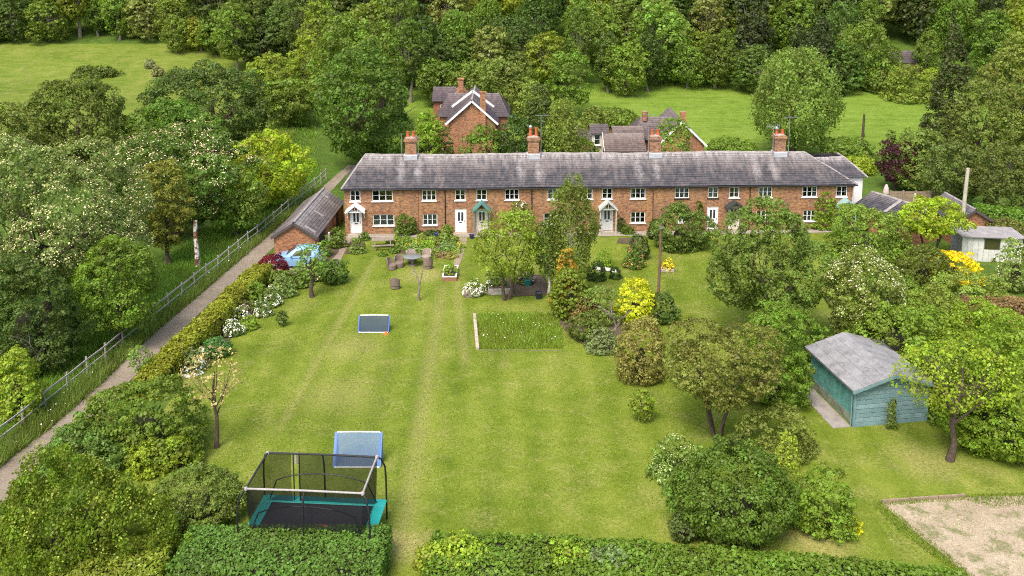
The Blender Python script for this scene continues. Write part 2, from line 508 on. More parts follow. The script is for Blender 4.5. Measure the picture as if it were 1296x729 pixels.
SOIL = gravel_mat('bare_soil', (0.06, 0.042, 0.028), (0.15, 0.11, 0.075), 6, 0.25)
sheet('flower_bed', [G(*p) for p in ((243, 470), (285, 420), (325, 378), (360, 350), (400, 346), (392, 356), (345, 378), (300, 420), (262, 462))], 0.028, SOIL)
for i, pl in enumerate((((490, 318), (497, 304), (585, 302), (580, 322), (530, 326)), ((436, 322), (444, 305), (462, 305), (458, 321)), ((404, 318), (422, 300), (436, 300), (428, 320), (412, 338)),
                        ((780, 308), (783, 302), (806, 301), (804, 310)), ((640, 376), (640, 350), (690, 348), (694, 374)), ((698, 400), (725, 372), (790, 398), (800, 440), (760, 446), (728, 432)))):
    sheet('flower_bed', [G(*p) for p in pl], 0.031 + i * 0.003, SOIL)

# wooden edging of the gravel patch
PLANK = plain('weathered_plank', (0.27, 0.2, 0.14), 0.85, 0.35, 5, bump=0.5)
ed = thing('timber_edging', 'low timber edging boards along the grassy gravel patch', 'edging', G(1116, 637))
o0 = ed.location
pa, pb = G(1116, 637) - o0, G(1222, 629.5) - o0
for i in range(3):
    a, b = pa.lerp(pb, i / 3 + 0.004), pa.lerp(pb, (i + 1) / 3 - 0.004)
    MB().bar(a + Vector((0, 0, 0.09)), b + Vector((0, 0, 0.085 + 0.01 * (i % 2))), 0.07, 0.17).build('plank', PLANK, ed, bevel=0.008)

# ------------------------------------------------------------------ brick terrace
A, B = G(437, 297), G(1078, 290)
YAW = math.atan2(B.y - A.y, B.x - A.x)
LEN = (B - A).length
UX, UY = Vector((math.cos(YAW), math.sin(YAW), 0)), Vector((-math.sin(YAW), math.cos(YAW), 0))
def F(px, py):
    """photo pixel -> (u, z) on the front wall plane"""
    d = ray(px, py); o = Vector((0, 0, CAMZ))
    t = (A - o).dot(UY) / d.dot(UY)
    p = o + d * t
    return (p - A).dot(UX), p.z
EAVE = F(500, 237)[1]
DEPTH, RISE = 5.4, 2.05
BRICK = brick_mat('terrace_brick')
BRICKD = brick_mat('arch_brick', (0.95, 0.72, 0.62))
DARKP = plain('black_iron', (0.02, 0.02, 0.022), 0.5, 0.2, 4)
ROOM_SHADE = plain('room_shade', (0.035, 0.03, 0.028), 0.9, 0.2, 1)
CURT = plain('curtain', (0.6, 0.58, 0.54), 0.9, 0.12, 3)
GLASS = glass_mat()
ter = thing('brick_terrace', 'long terrace of red brick cottages under one weathered tiled roof with four chimneys', 'terrace', A, YAW)
zU0, zU1 = F(484, 254.5)[1], min(F(484, 241)[1], EAVE - 0.12)
zL0, zL1 = F(485, 285.5)[1], F(485, 271.5)[1]
def U(px, py=260): return F(px, py)[0]
win = []   # u0, u1, z0, z1, lights, style
for a, b, n, st in ((443, 456, 2, 0), (471, 497, 3, 0), (534, 552, 3, 1), (576, 589, 2, 1), (603, 616, 2, 1), (639, 657, 3, 1), (693, 713, 3, 0), (731, 750, 3, 0),
                    (762, 775, 2, 1), (798, 817, 3, 1), (854, 872, 3, 2), (896, 909, 2, 2), (923, 935.5, 2, 1), (960, 977, 3, 0), (1015, 1034, 3, 1), (1058, 1072, 2, 1)):
    win.append((U(a, 248), U(b, 248), zU0, zU1, n, st))
for a, b, n, st in ((472, 499, 3, 0), (535, 553.5, 3, 1), (640, 658, 3, 1), (688, 714, 3, 0), (798, 816.5, 3, 1), (858, 874, 3, 1), (957, 975, 3, 1), (1016, 1032, 3, 1)):
    win.append((U(a, 278), U(b, 278), zL0, zL1, n, st))
zD = F(451, 266)[1]
doors = [(U(c, 280) - w / 2, U(c, 280) + w / 2, 0.10, zD, k) for c, w, k in ((450.7, 0.95, 'white'), (583, 0.95, 'white'), (610, 0.9, 'cream'), (768.3, 0.92, 'grey'), (901.7, 0.92, 'white'), (928.5, 0.95, 'cream'), (1066, 0.92, 'teal'))]
holes = [(w[0], w[1], w[2], w[3]) for w in win] + [(d[0], d[1], d[2], d[3]) for d in doors]

def holed_wall(m, L, H, holes, rev=0.13):
    us = sorted({0.0, L, *[h[0] for h in holes], *[h[1] for h in holes]})
    zs = sorted({0.0, H, *[h[2] for h in holes], *[h[3] for h in holes]})
    for a, b in zip(us[:-1], us[1:]):
        z_start = None
        for c, d in zip(zs[:-1], zs[1:]):
            um, zm = (a + b) / 2, (c + d) / 2
            inside = any(h[0] < um < h[1] and h[2] < zm < h[3] for h in holes)
            if not inside and z_start is None: z_start = c
            if inside and z_start is not None:
                m.face([(a, 0, z_start), (b, 0, z_start), (b, 0, c), (a, 0, c)]); z_start = None
        if z_start is not None:
            m.face([(a, 0, z_start), (b, 0, z_start), (b, 0, H), (a, 0, H)])
    for (a, b, c, d) in holes:
        m.face([(a, 0, c), (a, 0, d), (a, rev, d), (a, rev, c)]); m.face([(b, 0, d), (b, 0, c), (b, rev, c), (b, rev, d)])
        m.face([(a, 0, d), (b, 0, d), (b, rev, d), (a, rev, d)]); m.face([(b, 0, c), (a, 0, c), (a, rev, c), (b, rev, c)])
    return m
m = MB(); holed_wall(m, LEN, EAVE, holes)
m.face([(0, DEPTH, 0), (0, 0, 0), (0, 0, EAVE), (0, DEPTH, EAVE)]); m.face([(LEN, 0, 0), (LEN, DEPTH, 0), (LEN, DEPTH, EAVE), (LEN, 0, EAVE)])
m.face([(LEN, DEPTH, 0), (0, DEPTH, 0), (0, DEPTH, EAVE), (LEN, DEPTH, EAVE)])
m.build('wall', BRICK, ter)
MB().box(0.02, LEN - 0.02, 0.55, 0.6, 0, EAVE).build('room_shade_sheet', ROOM_SHADE, ter)  # dark sheet behind the windows, room shade put into its colour
FRW = WHITE
FRD = plain('black_frame', (0.03, 0.03, 0.032), 0.5, 0.2, 3)
rw = random.Random(5)
def window(root, u0, u1, z0, z1, n, style, y=0.05):
    w = MB()
    b = 0.06
    w.box(u0, u1, y, y + 0.07, z0, z0 + b); w.box(u0, u1, y, y + 0.07, z1 - b, z1)
    w.box(u0, u0 + b, y, y + 0.07, z0 + b, z1 - b); w.box(u1 - b, u1, y, y + 0.07, z0 + b, z1 - b)
    step = (u1 - u0 - b) / n
    for i in range(1, n):
        c = u0 + b / 2 + i * step
        w.box(c - 0.033, c + 0.033, y + 0.002, y + 0.068, z0 + b, z1 - b)
    o = w.build('window', FRW, root, bevel=0.006)
    nrow = 2
    for i in range(n):
        a, c = u0 + b / 2 + i * step + 0.032, u0 + b / 2 + (i + 1) * step - 0.032
        MB().box(a, c, y + 0.035, y + 0.043, z0 + b, z1 - b).build('pane', GLASS, o)
        g = MB()
        for k in range(1, nrow):
            zz = z0 + b + (z1 - z0 - 2 * b) * k / nrow
            g.box(a, c, y + 0.022, y + 0.034, zz - 0.012, zz + 0.012)
        g.build('glazing_bar', FRW, o)
    s = MB().box(u0 - 0.07, u1 + 0.07, -0.09, y, z0 - 0.075, z0 - 0.002)
    s.build('sill', FRD if style == 2 else FRW, o, bevel=0.008)
    r = rw.random()
    if style == 2 or r < 0.25:
        MB().box(u0 + 0.08, u1 - 0.08, 0.24, 0.26, z0, z1).build('curtain', CURT, o)
    elif r < 0.7:
        q = (u1 - u0) * 0.2
        MB().box(u0 + 0.05, u0 + q, 0.22, 0.26, z0, z1).build('curtain', CURT, o)
        MB().box(u1 - q, u1 - 0.05, 0.22, 0.26, z0, z1).build('curtain', CURT, o)
    return o
for w in win:
    window(ter, *w)
    u0, u1, z1 = w[0], w[1], w[3]
    if w[2] < 2:   # brick arch over the ground-floor windows
        n = 13
        for i in range(n):
            t0 = (i + 0.06) / n; t1 = (i + 0.94) / n
            lean = 0.06
            x0, x1 = u0 - 0.05 + (u1 - u0 + 0.1) * t0, u0 - 0.05 + (u1 - u0 + 0.1) * t1
            k0, k1 = (t0 - 0.5) * 2 * lean, (t1 - 0.5) * 2 * lean
            rise = 0.07 * (1 - (2 * (t0 + t1) / 2 - 1) ** 2)
            MB().prism([(x0, z1 + rise - 0.02), (x1, z1 + rise - 0.02), (x1 + k1, z1 + 0.21 + rise), (x0 + k0, z1 + 0.21 + rise)], -0.012, 0.02).build('brick', BRICKD, ter)

DCOL = {'white': WHITE, 'cream': plain('cream_paint', (0.66, 0.62, 0.52), 0.5, 0.08, 2), 'grey': plain('grey_paint', (0.5, 0.53, 0.52), 0.5, 0.08, 2), 'teal': plain('teal_paint', (0.13, 0.26, 0.25), 0.5, 0.15, 2)}
for (a, b, c, d, k) in doors:
    dm = MB().box(a + 0.07, b - 0.07, 0.06, 0.11, c, d - 0.07).build('door', DCOL[k], ter, bevel=0.006)
    fr = MB().box(a, a + 0.065, 0.03, 0.12, c, d).box(b - 0.065, b, 0.03, 0.12, c, d).box(a + 0.065, b - 0.065, 0.03, 0.12, d - 0.065, d)
    fr.build('door_frame', FRW, dm)
    mid, hz = (a + b) / 2, c + (d - c)
    for s in (-1, 1):
        x0, x1 = (mid + 0.05, mid + 0.22) if s > 0 else (mid - 0.22, mid - 0.05)
        MB().box(x0, x1, 0.052, 0.06, c + 0.95, d - 0.28).build('pane', plain('door_glass', (0.03, 0.035, 0.05), 0.08, 0.1, 2, spec=0.6), dm)
        MB().box(x0 - 0.02, x1 + 0.02, 0.05, 0.06, c + 0.15, c + 0.68).build('panel', DCOL[k], dm, bevel=0.012)
    MB().box(mid - 0.13, mid + 0.13, 0.046, 0.06, c + 0.76, c + 0.84).build('letterbox', DARKP, dm)
    MB().box(b - 0.17, b - 0.13, 0.0, 0.06, c + 0.86, c + 0.98).build('handle', plain('brass', (0.5, 0.4, 0.2), 0.3, 0.1, 3, 1.0), dm)
    MB().box(a - 0.1, b + 0.1, -0.32, 0.03, 0, c - 0.01).build('doorstep', plain('step_stone', (0.36, 0.31, 0.25), 0.9, 0.25, 4), ter, bevel=0.01)

# porches
def porch(uc, w, proj, zb, za, mat, posts, fret=0, roofmat=None, glaz=False):
    rm = roofmat or mat
    p = MB()
    h = w / 2
    for s in (-1, 1):
        # sloping roof board
        n0 = len(p.v)
        a, b = Vector((uc + s * (h + 0.1), 0, zb - 0.08)), Vector((uc, 0, za))
        t = Vector((0, 0, 0.07))
        P = [a, b, b + t, a + t]
        f = [q + Vector((0, -proj - 0.08, 0)) for q in P]; g = [q + Vector((0, -0.003, 0)) for q in P]
        p.face(f); p.face(list(reversed(g)))
        for i in range(4):
            j = (i + 1) % 4
            p.face([f[j], f[i], g[i], g[j]])
    o = p.build('porch', rm, ter)
    q = MB()
    for s in (-1, 1):   # barge boards and brackets
        q.bar((uc + s * (h + 0.12), -proj - 0.1, zb - 0.13), (uc, -proj - 0.1, za - 0.02), 0.03, 0.13)
        if posts:
            q.box(uc + s * h - 0.04, uc + s * h + 0.04, -proj, -proj + 0.08, 0.02, zb - 0.04)
            q.bar((uc + s * h, -proj + 0.08, zb - 0.1), (uc + s * h, -0.004, zb - 0.1), 0.07, 0.07)
        else:
            q.bar((uc + s * h, -proj, zb - 0.1), (uc + s * h, -0.01, zb - 0.62), 0.06, 0.06)
            q.box(uc + s * h - 0.03, uc + s * h + 0.03, -0.06, -0.004, zb - 0.75, zb - 0.1)
    q.box(uc - h, uc + h, -proj - 0.02, -proj + 0.04, zb - 0.12, zb - 0.05)
    q.build('barge_board', mat, o)
    if fret:
        r = MB()
        for k in range(1, 6):
            x = uc - h + w * k / 6
            top = zb + (za - zb) * (1 - abs(x - uc) / h)
            r.bar((x, -proj - 0.02, zb - 0.06), (x, -proj - 0.02, max(zb, top - 0.1)), 0.03, 0.03, (0, 1, 0))
        for k in range(12):
            t0, t1 = math.pi * k / 12, math.pi * (k + 1) / 12
            r.bar((uc + math.cos(t0) * h * 0.55, -proj - 0.03, zb + math.sin(t0) * (za - zb) * 0.62), (uc + math.cos(t1) * h * 0.55, -proj - 0.03, zb + math.sin(t1) * (za - zb) * 0.62), 0.03, 0.035, (0, 1, 0))
        r.build('fretwork', mat, o)
    if glaz:
        g = MB()
        for s in (-1, 1):
            for k in range(4):
                z0 = 0.3 + k * (zb - 0.4) / 4
                g.box(uc + s * h - 0.02, uc + s * h + 0.02, -proj + 0.08, -0.004, z0, z0 + 0.04)
        g.build('trellis', mat, o)
    return o
TEAL = plain('porch_teal', (0.1, 0.24, 0.22), 0.5, 0.2, 3)
PGREY = plain('porch_grey', (0.46, 0.48, 0.45), 0.55, 0.12, 3)
PDARK = plain('porch_dark', (0.045, 0.05, 0.045), 0.6, 0.2, 3)
PTEALG = plain('porch_pale_teal', (0.27, 0.4, 0.38), 0.55, 0.15, 3)
zp = zD + 0.12
porch(U(450.5, 262), 1.35, 0.7, zp, zp + 0.5, WHITE, False, 1)
porch(U(609.5, 262), 1.25, 0.85, zp, zp + 0.62, TEAL, True, 0, None, True)
porch(U(768.5, 262), 1.3, 0.7, zp, zp + 0.6, PGREY, True, 1)
porch(U(928.5, 262), 1.3, 0.7, zp - 0.05, zp + 0.4, PDARK, True, 1)
porch(U(1068, 262), 1.35, 0.9, zp - 0.05, zp + 0.55, PTEALG, True, 1, None, True)

# roof: tile courses as real steps, slightly uneven
OV = 0.22
def wob(x): return 0.035 * math.sin(x * 0.42 + 1.0) + 0.02 * math.sin(x * 1.27) + 0.012 * math.sin(x * 3.1 + 2)
HL, HR = 1.45, 3.3
SLOPE = math.hypot(DEPTH / 2 + OV, RISE + 0.1)
ROOF = roof_mat('terrace_tiles', V=SLOPE, chim=(U(520, 200), U(674, 200) - U(520, 200)), base=(0.165, 0.145, 0.14))
e0 = (-0.2, -OV, EAVE - 0.06); e1 = (LEN + 0.2, -OV, EAVE - 0.06)
RZ = EAVE - 0.06 + RISE + 0.1
r0, r1 = (HL, DEPTH / 2, RZ), (LEN - HR, DEPTH / 2, RZ)
def slope_courses(m, e0, e1, r0, r1, n=15, nseg=60, lift=0.035, wobz=True):
    e0, e1, r0, r1 = map(Vector, (e0, e1, r0, r1))
    L = ((r0 + r1) / 2 - (e0 + e1) / 2).length
    sl = ((r0 - e0) - (e1 - e0).normalized() * (r0 - e0).dot((e1 - e0).normalized()))
    nrm = (e1 - e0).cross(sl).normalized()
    W = (e1 - e0).length
    ud = (e1 - e0).normalized()
    def P(t, s, up):
        a, b = e0.lerp(r0, t), e1.lerp(r1, t)
        p = a.lerp(b, s) + nrm * up
        if wobz: p.z += wob(p.x) * (0.4 + 0.6 * t)
        return p
    sv = sl.length
    for i in range(n):
        t0, t1 = i / n, (i + 1) / n
        jit = [lift * (0.75 + 0.5 * random.random()) for _ in range(nseg + 1)]
        for k in range(nseg):
            s0, s1 = k / nseg, (k + 1) / nseg
            a, b, c, d = P(t0, s0, jit[k]), P(t0, s1, jit[k + 1]), P(t1, s1, 0.004), P(t1, s0, 0.004)
            uvs = [((q - e0).dot(ud), t * sv) for q, t in ((a, t0), (b, t0), (c, t1), (d, t1))]
            m.face([a, b, c, d], uvs)
            a2, b2 = P(t0, s0, -0.004), P(t0, s1, -0.004)
            m.face([a2, b2, b, a], [(uvs[0][0], uvs[0][1] - .01), (uvs[1][0], uvs[1][1] - .01), uvs[1], uvs[0]])
random.seed(3)
m = MB()
slope_courses(m, e0, e1, r0, r1)
eb0, eb1 = (LEN + 0.2, DEPTH + OV, EAVE - 0.06), (-0.2, DEPTH + OV, EAVE - 0.06)
slope_courses(m, eb0, eb1, r1, r0, n=8, nseg=20)
slope_courses(m, eb1, e0, r0, r0, n=12, nseg=8)
slope_courses(m, e1, eb0, r1, r1, n=12, nseg=8)
roof = m.build('roof', ROOF, ter)
RIDGE = plain('ridge_tile', (0.3, 0.27, 0.255), 0.85, 0.4, 3, bump=0.4)
m = MB()
def ridge_run(m, p, q, r=0.13, step=0.42):
    p, q = Vector(p), Vector(q); n = max(2, int((q - p).length / step))
    for i in range(n):
        a, b = p.lerp(q, i / n), p.lerp(q, (i + 1) / n)
        a.z += wob(a.x); b.z += wob(b.x)
        m.tube([a - Vector((0, 0, 0.075)), b - Vector((0, 0, 0.072))], r * random.uniform(0.99, 1.01), 8, False)
ridge_run(m, r0, r1); ridge_run(m, e0, r0, 0.1); ridge_run(m, e1, r1, 0.1)
m.build('ridge_tiles', RIDGE, roof, smooth=True)
# gutter and downpipes
g = MB(); g.tube([(-0.2, -OV - 0.05, EAVE - 0.13), (LEN + 0.2, -OV - 0.05, EAVE - 0.13)], 0.06, 8)
g.build('gutter', DARKP, ter, smooth=True)
MB().box(0, LEN, -OV + 0.01, 0.0, EAVE - 0.14, EAVE - 0.09).build('soffit', DARKP, ter)
for px, mt in ((563.5, DARKP), (673, DARKP), (730, plain('rust_pipe', (0.2, 0.1, 0.06), 0.7, 0.3, 4)), (826, plain('rust_pipe', (0.2, 0.1, 0.06))), (948.5, DARKP), (1081, WHITE)):
    u = min(U(px, 260), LEN - 0.08)
    MB().tube([(u, -OV - 0.05, EAVE - 0.15), (u, -0.06, EAVE - 0.42), (u, -0.06, 0.0)], 0.04, 8).build('downpipe', mt, ter, smooth=True)
MB().box(U(520, 262) + .6, U(520, 262) + .605 + .01, -0.03, -0.004, 0.2, EAVE - .5).build('cable', DARKP, ter)

# chimneys
STACK = brick_mat('stack_brick', (0.9, 0.85, 0.9), (0.4, 0.36, 0.3))
LEAD = plain('lead_flashing', (0.42, 0.43, 0.46), 0.5, 0.2, 3)
POT = plain('terracotta_pot', (0.46, 0.105, 0.05), 0.8, 0.3, 4)
POTG = plain('galvanised_cowl', (0.45, 0.46, 0.48), 0.4, 0.15, 4, 0.6)
for ci, px in enumerate((520.3, 675, 828.5, 985.5)):
    yr = DEPTH / 2
    d = ray(px, 195); o = Vector((0, 0, CAMZ)); PT = A + UY * yr
    t = (PT - o).dot(UY) / d.dot(UY)
    u = ((o + d * t) - A).dot(UX)
    z0, zt = RZ - 0.55, RZ + 1.42
    c = MB().box(u - 0.46, u + 0.46, yr - 0.36, yr + 0.36, z0, zt - 0.36)
    c.box(u - 0.50, u + 0.50, yr - 0.40, yr + 0.40, zt - 0.36, zt - 0.26).box(u - 0.55, u + 0.55, yr - 0.45, yr + 0.45, zt - 0.26, zt - 0.10).box(u - 0.51, u + 0.51, yr - 0.41, yr + 0.41, zt - 0.10, zt)
    ch = c.build('chimney', STACK, ter)
    MB().box(u - 0.56, u + 0.56, yr - 0.62, yr + 0.42, z0 + 0.15, z0 + 0.62).build('flashing', LEAD, ch, bevel=0.03)
    MB().prism([(u - 0.42, zt), (u + 0.42, zt), (u + 0.3, zt + 0.1), (u - 0.3, zt + 0.1)], yr - 0.32, yr + 0.32).build('mortar_cap', plain('flaunching', (0.4, 0.36, 0.31), 0.95, 0.3, 5), ch)
    for s in (-1, 1):
        hh = 0.78 if (ci + s) % 2 == 0 else 0.55
        if ci == 3: hh = 0.5
        prof = [(0.155, 0.06), (0.165, 0.16), (0.13, 0.18), (0.115, hh - 0.1), (0.14, hh - 0.08), (0.145, hh), (0.1, hh), (0.095, hh - 0.15)]
        MB().lathe(prof, 14, (u + s * 0.24, yr, zt)).build('chimney_pot', POT, ch, smooth=True)
        if ci in (1, 3) and s == -1:
            MB().lathe([(0.12, hh), (0.16, hh + 0.05), (0.16, hh + 0.1), (0.03, hh + 0.25)], 12, (u + s * 0.24, yr, zt)).build('cowl', POTG, ch)
    # aerials
    ALU = plain('aerial_metal', (0.5, 0.5, 0.52), 0.4, 0.1, 4, 0.8)
    for (dx, hz, kind) in {0: [(-0.75, 2.1, 0), (0.62, 1.9, 0)], 1: [(0.62, 3.6, 1)], 2: [(-0.6, 3.6, 1)], 3: [(-0.62, 2.5, 2), (0.72, 3.3, 1)]}[ci]:
        x = u + dx
        k = MB().tube([(x, yr - 0.3, RZ - 0.3), (x, yr - 0.3, RZ - 0.3 + hz)], 0.03, 6)
        zz = RZ - 0.3 + hz
        if kind == 0:
            k.bar((x - 0.25, yr - 0.3, zz), (x + 0.1, yr - 0.3, zz + 0.02), 0.03)
        if kind == 1:
            k.bar((x - 0.5, yr - 0.3, zz), (x + 0.7, yr - 0.3, zz), 0.03)
            for q in range(6):
                k.bar((x - 0.45 + q * 0.2, yr - 0.5, zz + 0.02), (x - 0.45 + q * 0.2, yr - 0.1, zz + 0.02), 0.02)
        if kind == 2:
            k.bar((x - 0.6, yr - 0.3, zz), (x + 0.5, yr - 0.3, zz + 0.1), 0.035)
            for q in range(7):
                k.bar((x - 0.55 + q * 0.17, yr - 0.3, zz - 0.22 + q * 0.02), (x - 0.55 + q * 0.17, yr - 0.3, zz + 0.22 + q * 0.02), 0.022)
        k.build('aerial', ALU, ch)

# rendered rear wing at the right-hand end
RENDER = plain('white_render', (0.76, 0.76, 0.74), 0.8, 0.07, 1.5)
rwg = thing('white_wing', 'white rendered rear wing with hipped tiled roof behind the terrace end', 'house wing', A + UX * (LEN + 0.05) + UY * 3.0, YAW)
MB().box(-0.5, 1.9, 0, 5, 0, 3.75).build('wall', RENDER, rwg)
m = MB(); W0, W1 = -3.5, 2.2
WR = roof_mat('wing_tiles', V=2.4, base=(0.13, 0.11, 0.115))
slope_courses(m, (W0, -0.3, 3.72), (W1, -0.3, 3.72), (-3.4, 1.9, 5.0), (0.9, 1.9, 5.0), 10, 10, wobz=False)
slope_courses(m, (W1, -0.3, 3.72), (W1, 5.3, 3.72), (0.9, 1.9, 5.0), (0.9, 3.4, 5.0), 8, 8, wobz=False)
slope_courses(m, (W1, 5.3, 3.72), (W0, 5.3, 3.72), (0.9, 3.4, 5.0), (-3.4, 3.4, 5.0), 8, 4, wobz=False)
rf = m.build('roof', WR, rwg)
m = MB(); ridge_run(m, (W1, -0.3, 3.72), (0.9, 1.9, 5.0), 0.09); ridge_run(m, (0.9, 1.9, 5.0), (-0.4, 1.9, 5.0), 0.09); ridge_run(m, (0.9, 1.9, 5.0), (0.9, 3.4, 5.0), 0.09)
m.build('ridge_tiles', RIDGE, rf, smooth=True)

# gabled brick building helper: local x across the gable (0..w), y back (0..d)
def gabled(name, label, cat, loc, rotz, w, d, eave, rise, brick, roofm, ov=0.2, barge=None, ends=True, n=9, ridge_along='y', apex=0.5):
    t = thing(name, label, cat, loc, rotz)
    m = MB()
    ap = w * apex
    prof = [(0, 0), (w, 0), (w, eave), (ap, eave + rise), (0, eave)]
    m.prism(prof, 0, d)
    m.build('wall', brick, t)
    r = MB()
    eo = ov * rise / (w / 2)
    slope_courses(r, (w + ov, -ov, eave - eo + 0.03), (w + ov, d + ov, eave - eo + 0.03), (ap, -ov, eave + rise + 0.03), (ap, d + ov, eave + rise + 0.03), n, max(4, int(d * 1.5)), 0.03, False)
    slope_courses(r, (-ov, d + ov, eave - eo + 0.03), (-ov, -ov, eave - eo + 0.03), (ap, d + ov, eave + rise + 0.03), (ap, -ov, eave + rise + 0.03), n, max(4, int(d * 1.5)), 0.03, False)
    rf = r.build('roof', roofm, t)
    m = MB(); ridge_run(m, (ap, -ov, eave + rise + 0.05), (ap, d + ov, eave + rise + 0.05), 0.1)
    m.build('ridge_tiles', RIDGE, rf, smooth=True)
    if barge:
        q = MB()
        q.bar((-ov, -ov - 0.02, eave - eo - 0.06), (ap, -ov - 0.02, eave + rise - 0.04), 0.03, 0.2)
        q.bar((w + ov, -ov - 0.02, eave - eo - 0.06), (ap, -ov - 0.02, eave + rise - 0.04), 0.03, 0.2)
        q.build('barge_board', barge, t)
    return t

# garage beside the lane
GR = roof_mat('garage_tiles', V=2.0, base=(0.215, 0.185, 0.165), dark=(0.12, 0.11, 0.105), limey=0.9)
ga, gb = G(347.5, 323), G(401, 322)
gar = gabled('brick_garage', 'low red brick garage with mossy tiled roof beside the lane', 'garage', ga, math.radians(-2.0), (gb - ga).x, 9.6, 1.55, 1.05, brick_mat('garage_brick', (1.1, 0.95, 0.9)), GR, 0.18, plain('dark_barge', (0.08, 0.07, 0.065), 0.7, 0.2, 3))
gw = (gb - ga).x
for (y0, y1) in ((1.2, 2.9), (6.4, 8.0)):
    MB().box(gw - 0.02, gw + 0.025, y0, y1, 0.0, 1.5).build('doorway', plain('dark_timber', (0.045, 0.035, 0.03), 0.8, 0.3, 4), gar)
for y in (0.1, 3.1, 6.2, 9.2):
    MB().box(gw + 0.005, gw + 0.13, y, y + 0.25, 0, 1.5).build('pier', brick_mat('garage_brick'), gar)
# lime patches along the ridge: bedding mortar repairs
for (y, x) in ((0.5, 0.85), (4.2, 0.78), (8.4, 0.6)):
    zz = 1.55 + 1.0 * (1 - abs(gw * x - gw / 2) / (gw / 2)) + 0.075
    M = Matrix.Translation((gw * x, y, zz)) @ Matrix.Rotation(math.atan2(1.0, gw / 2), 4, 'Y')
    MB().box(-0.5, 0.45, -0.14, 0.14, -0.02, 0.02, M).build('mortar_patch', RIDGE, gar, bevel=0.01)

# low brick outbuilding at the right-hand end of the terrace
OR = roof_mat('outhouse_tiles', V=2.4, base=(0.14, 0.125, 0.125), limey=0.7)
oa = G(1083, 287); ob_ = G(1186, 322)
dirv = (ob_ - oa); ang = math.atan2(dirv.y, dirv.x); Lo = 5.6
oh = thing('brick_outhouse', 'low brick outhouse with sagging tiled roof joined to the terrace end', 'outhouse', oa, ang)
MB().box(0, Lo, 0, 3.0, 0, 1.95).build('wall', brick_mat('garage_brick'), oh)
m = MB(); slope_courses(m, (-0.1, -0.25, 1.93), (Lo + 0.2, -0.25, 1.93), (-0.1, 1.8, 2.75), (Lo + 0.2, 1.8, 2.75), 10, 12)
slope_courses(m, (Lo + 0.2, 3.2, 1.95), (-0.1, 3.2, 1.95), (Lo + 0.2, 1.8, 2.75), (-0.1, 1.8, 2.75), 6, 6)
rf = m.build('roof', OR, oh)
m = MB(); ridge_run(m, (-0.1, 1.8, 2.8), (Lo + 0.2, 1.8, 2.8), 0.1); m.build('ridge_tiles', RIDGE, rf, smooth=True)
MB().bar((2.9, -0.1, 2.06), (3.0, 1.7, 2.83), 0.3, 0.05).build('mortar_patch', RIDGE, oh)
wo = window(oh, 0.55, 1.15, 0.95, 1.8, 1, 0, -0.03)
MB().box(3.3, 4.3, -0.02, 0.03, 0.02, 1.85).build('doorway', plain('dark_timber', (0.045, 0.035, 0.03)), oh)
MB().lathe([(0.16, 0), (0.16, 0.5), (0.1, 0.75), (0.1, 0.95), (0.06, 1.0)], 10, (Lo * 0.72, 2.0, 2.6)).build('vent_cowl', plain('pale_cowl', (0.55, 0.42, 0.4), 0.8, 0.2, 4), oh, smooth=True)

# brick gable garage and pale board shed at the far right
ba = G(1222, 316)
bg2 = gabled('brick_store', 'small brick store with tiled gable behind the pale shed', 'store', ba + Vector((-0.5, 1.2, 0)), math.radians(2), 3.2, 4.6, 1.9, 0.95, brick_mat('store_brick', (1.05, 0.9, 0.75)), OR, 0.22, plain('dark_barge', (0.08, 0.07, 0.065)))
sa = G(1216, 330)
ws = thing('white_shed', 'pale painted board shed with flat felt roof and dark window', 'shed', sa, math.radians(-6))
PALE = plain('flaky_white_paint', (0.55, 0.55, 0.51), 0.75, 0.25, 2.5, bump=0.3)
wl = 4.3
MB().box(0.03, wl, 0.03, 2.4, 0, 1.9).build('wall', plain('shed_inside', (0.3, 0.3, 0.28), 0.8, 0.2, 3), ws)
nb = 11
for i in range(nb):
    x0 = i * wl / nb
    if 1.75 < x0 + 0.2 < 2.75:
        MB().box(x0 + 0.01, x0 + wl / nb - 0.01, 0.0, 0.03, 0, 0.95).build('board', PALE, ws)
    else:
        MB().box(x0 + 0.01, x0 + wl / nb - 0.01, -0.005 * (i % 2), 0.03, 0, 1.88).build('board', PALE, ws)
MB().box(1.62, 2.7, -0.01, 0.02, 0.95, 1.75).build('window', plain('green_glass', (0.05, 0.055, 0.02), 0.1, 0.3, 3, spec=0.6), ws)
MB().box(-0.15, wl + 0.15, -0.25, 2.5, 1.9, 1.99).build('roof', plain('grey_felt', (0.28, 0.26, 0.25), 0.9, 0.3, 2, bump=0.4), ws, bevel=0.01)

# teal garden shed
c0 = G(1080, 541)
far = G(1026, 499)
sdir = (far - c0); srot = math.atan2(sdir.y, sdir.x) - math.pi / 2
SW, SDp, SE, SR = 3.9, 4.6, 2.1, 0.6
sh = thing('garden_shed', 'teal garden shed with blue boarded gable and grey felt roof', 'shed', c0, srot * 0.55)
SH_T = plain('teal_render', (0.1, 0.27, 0.235), 0.8, 0.35, 2.2, bump=0.4)
SH_B = plain('pale_teal_boards', (0.16, 0.26, 0.275), 0.7, 0.2, 1.6, bump=0.2)
SH_B2 = plain('faded_teal_boards', (0.19, 0.29, 0.31), 0.7, 0.28, 2.4, bump=0.2)
m = MB(); m.box(0, SW, 0.035, SDp, 0, SE); m.prism([(0.0, SE), (SW, SE), (SW / 2, SE + SR)], 0.035, SDp)
m.build('wall', SH_T, sh)
MB().box(-0.02, 0.01, 0.3, SDp - 0.2, 0.0, 0.5).build('plinth', plain('damp_render', (0.19, 0.21, 0.15), 0.9, 0.4, 2, bump=0.4), sh)
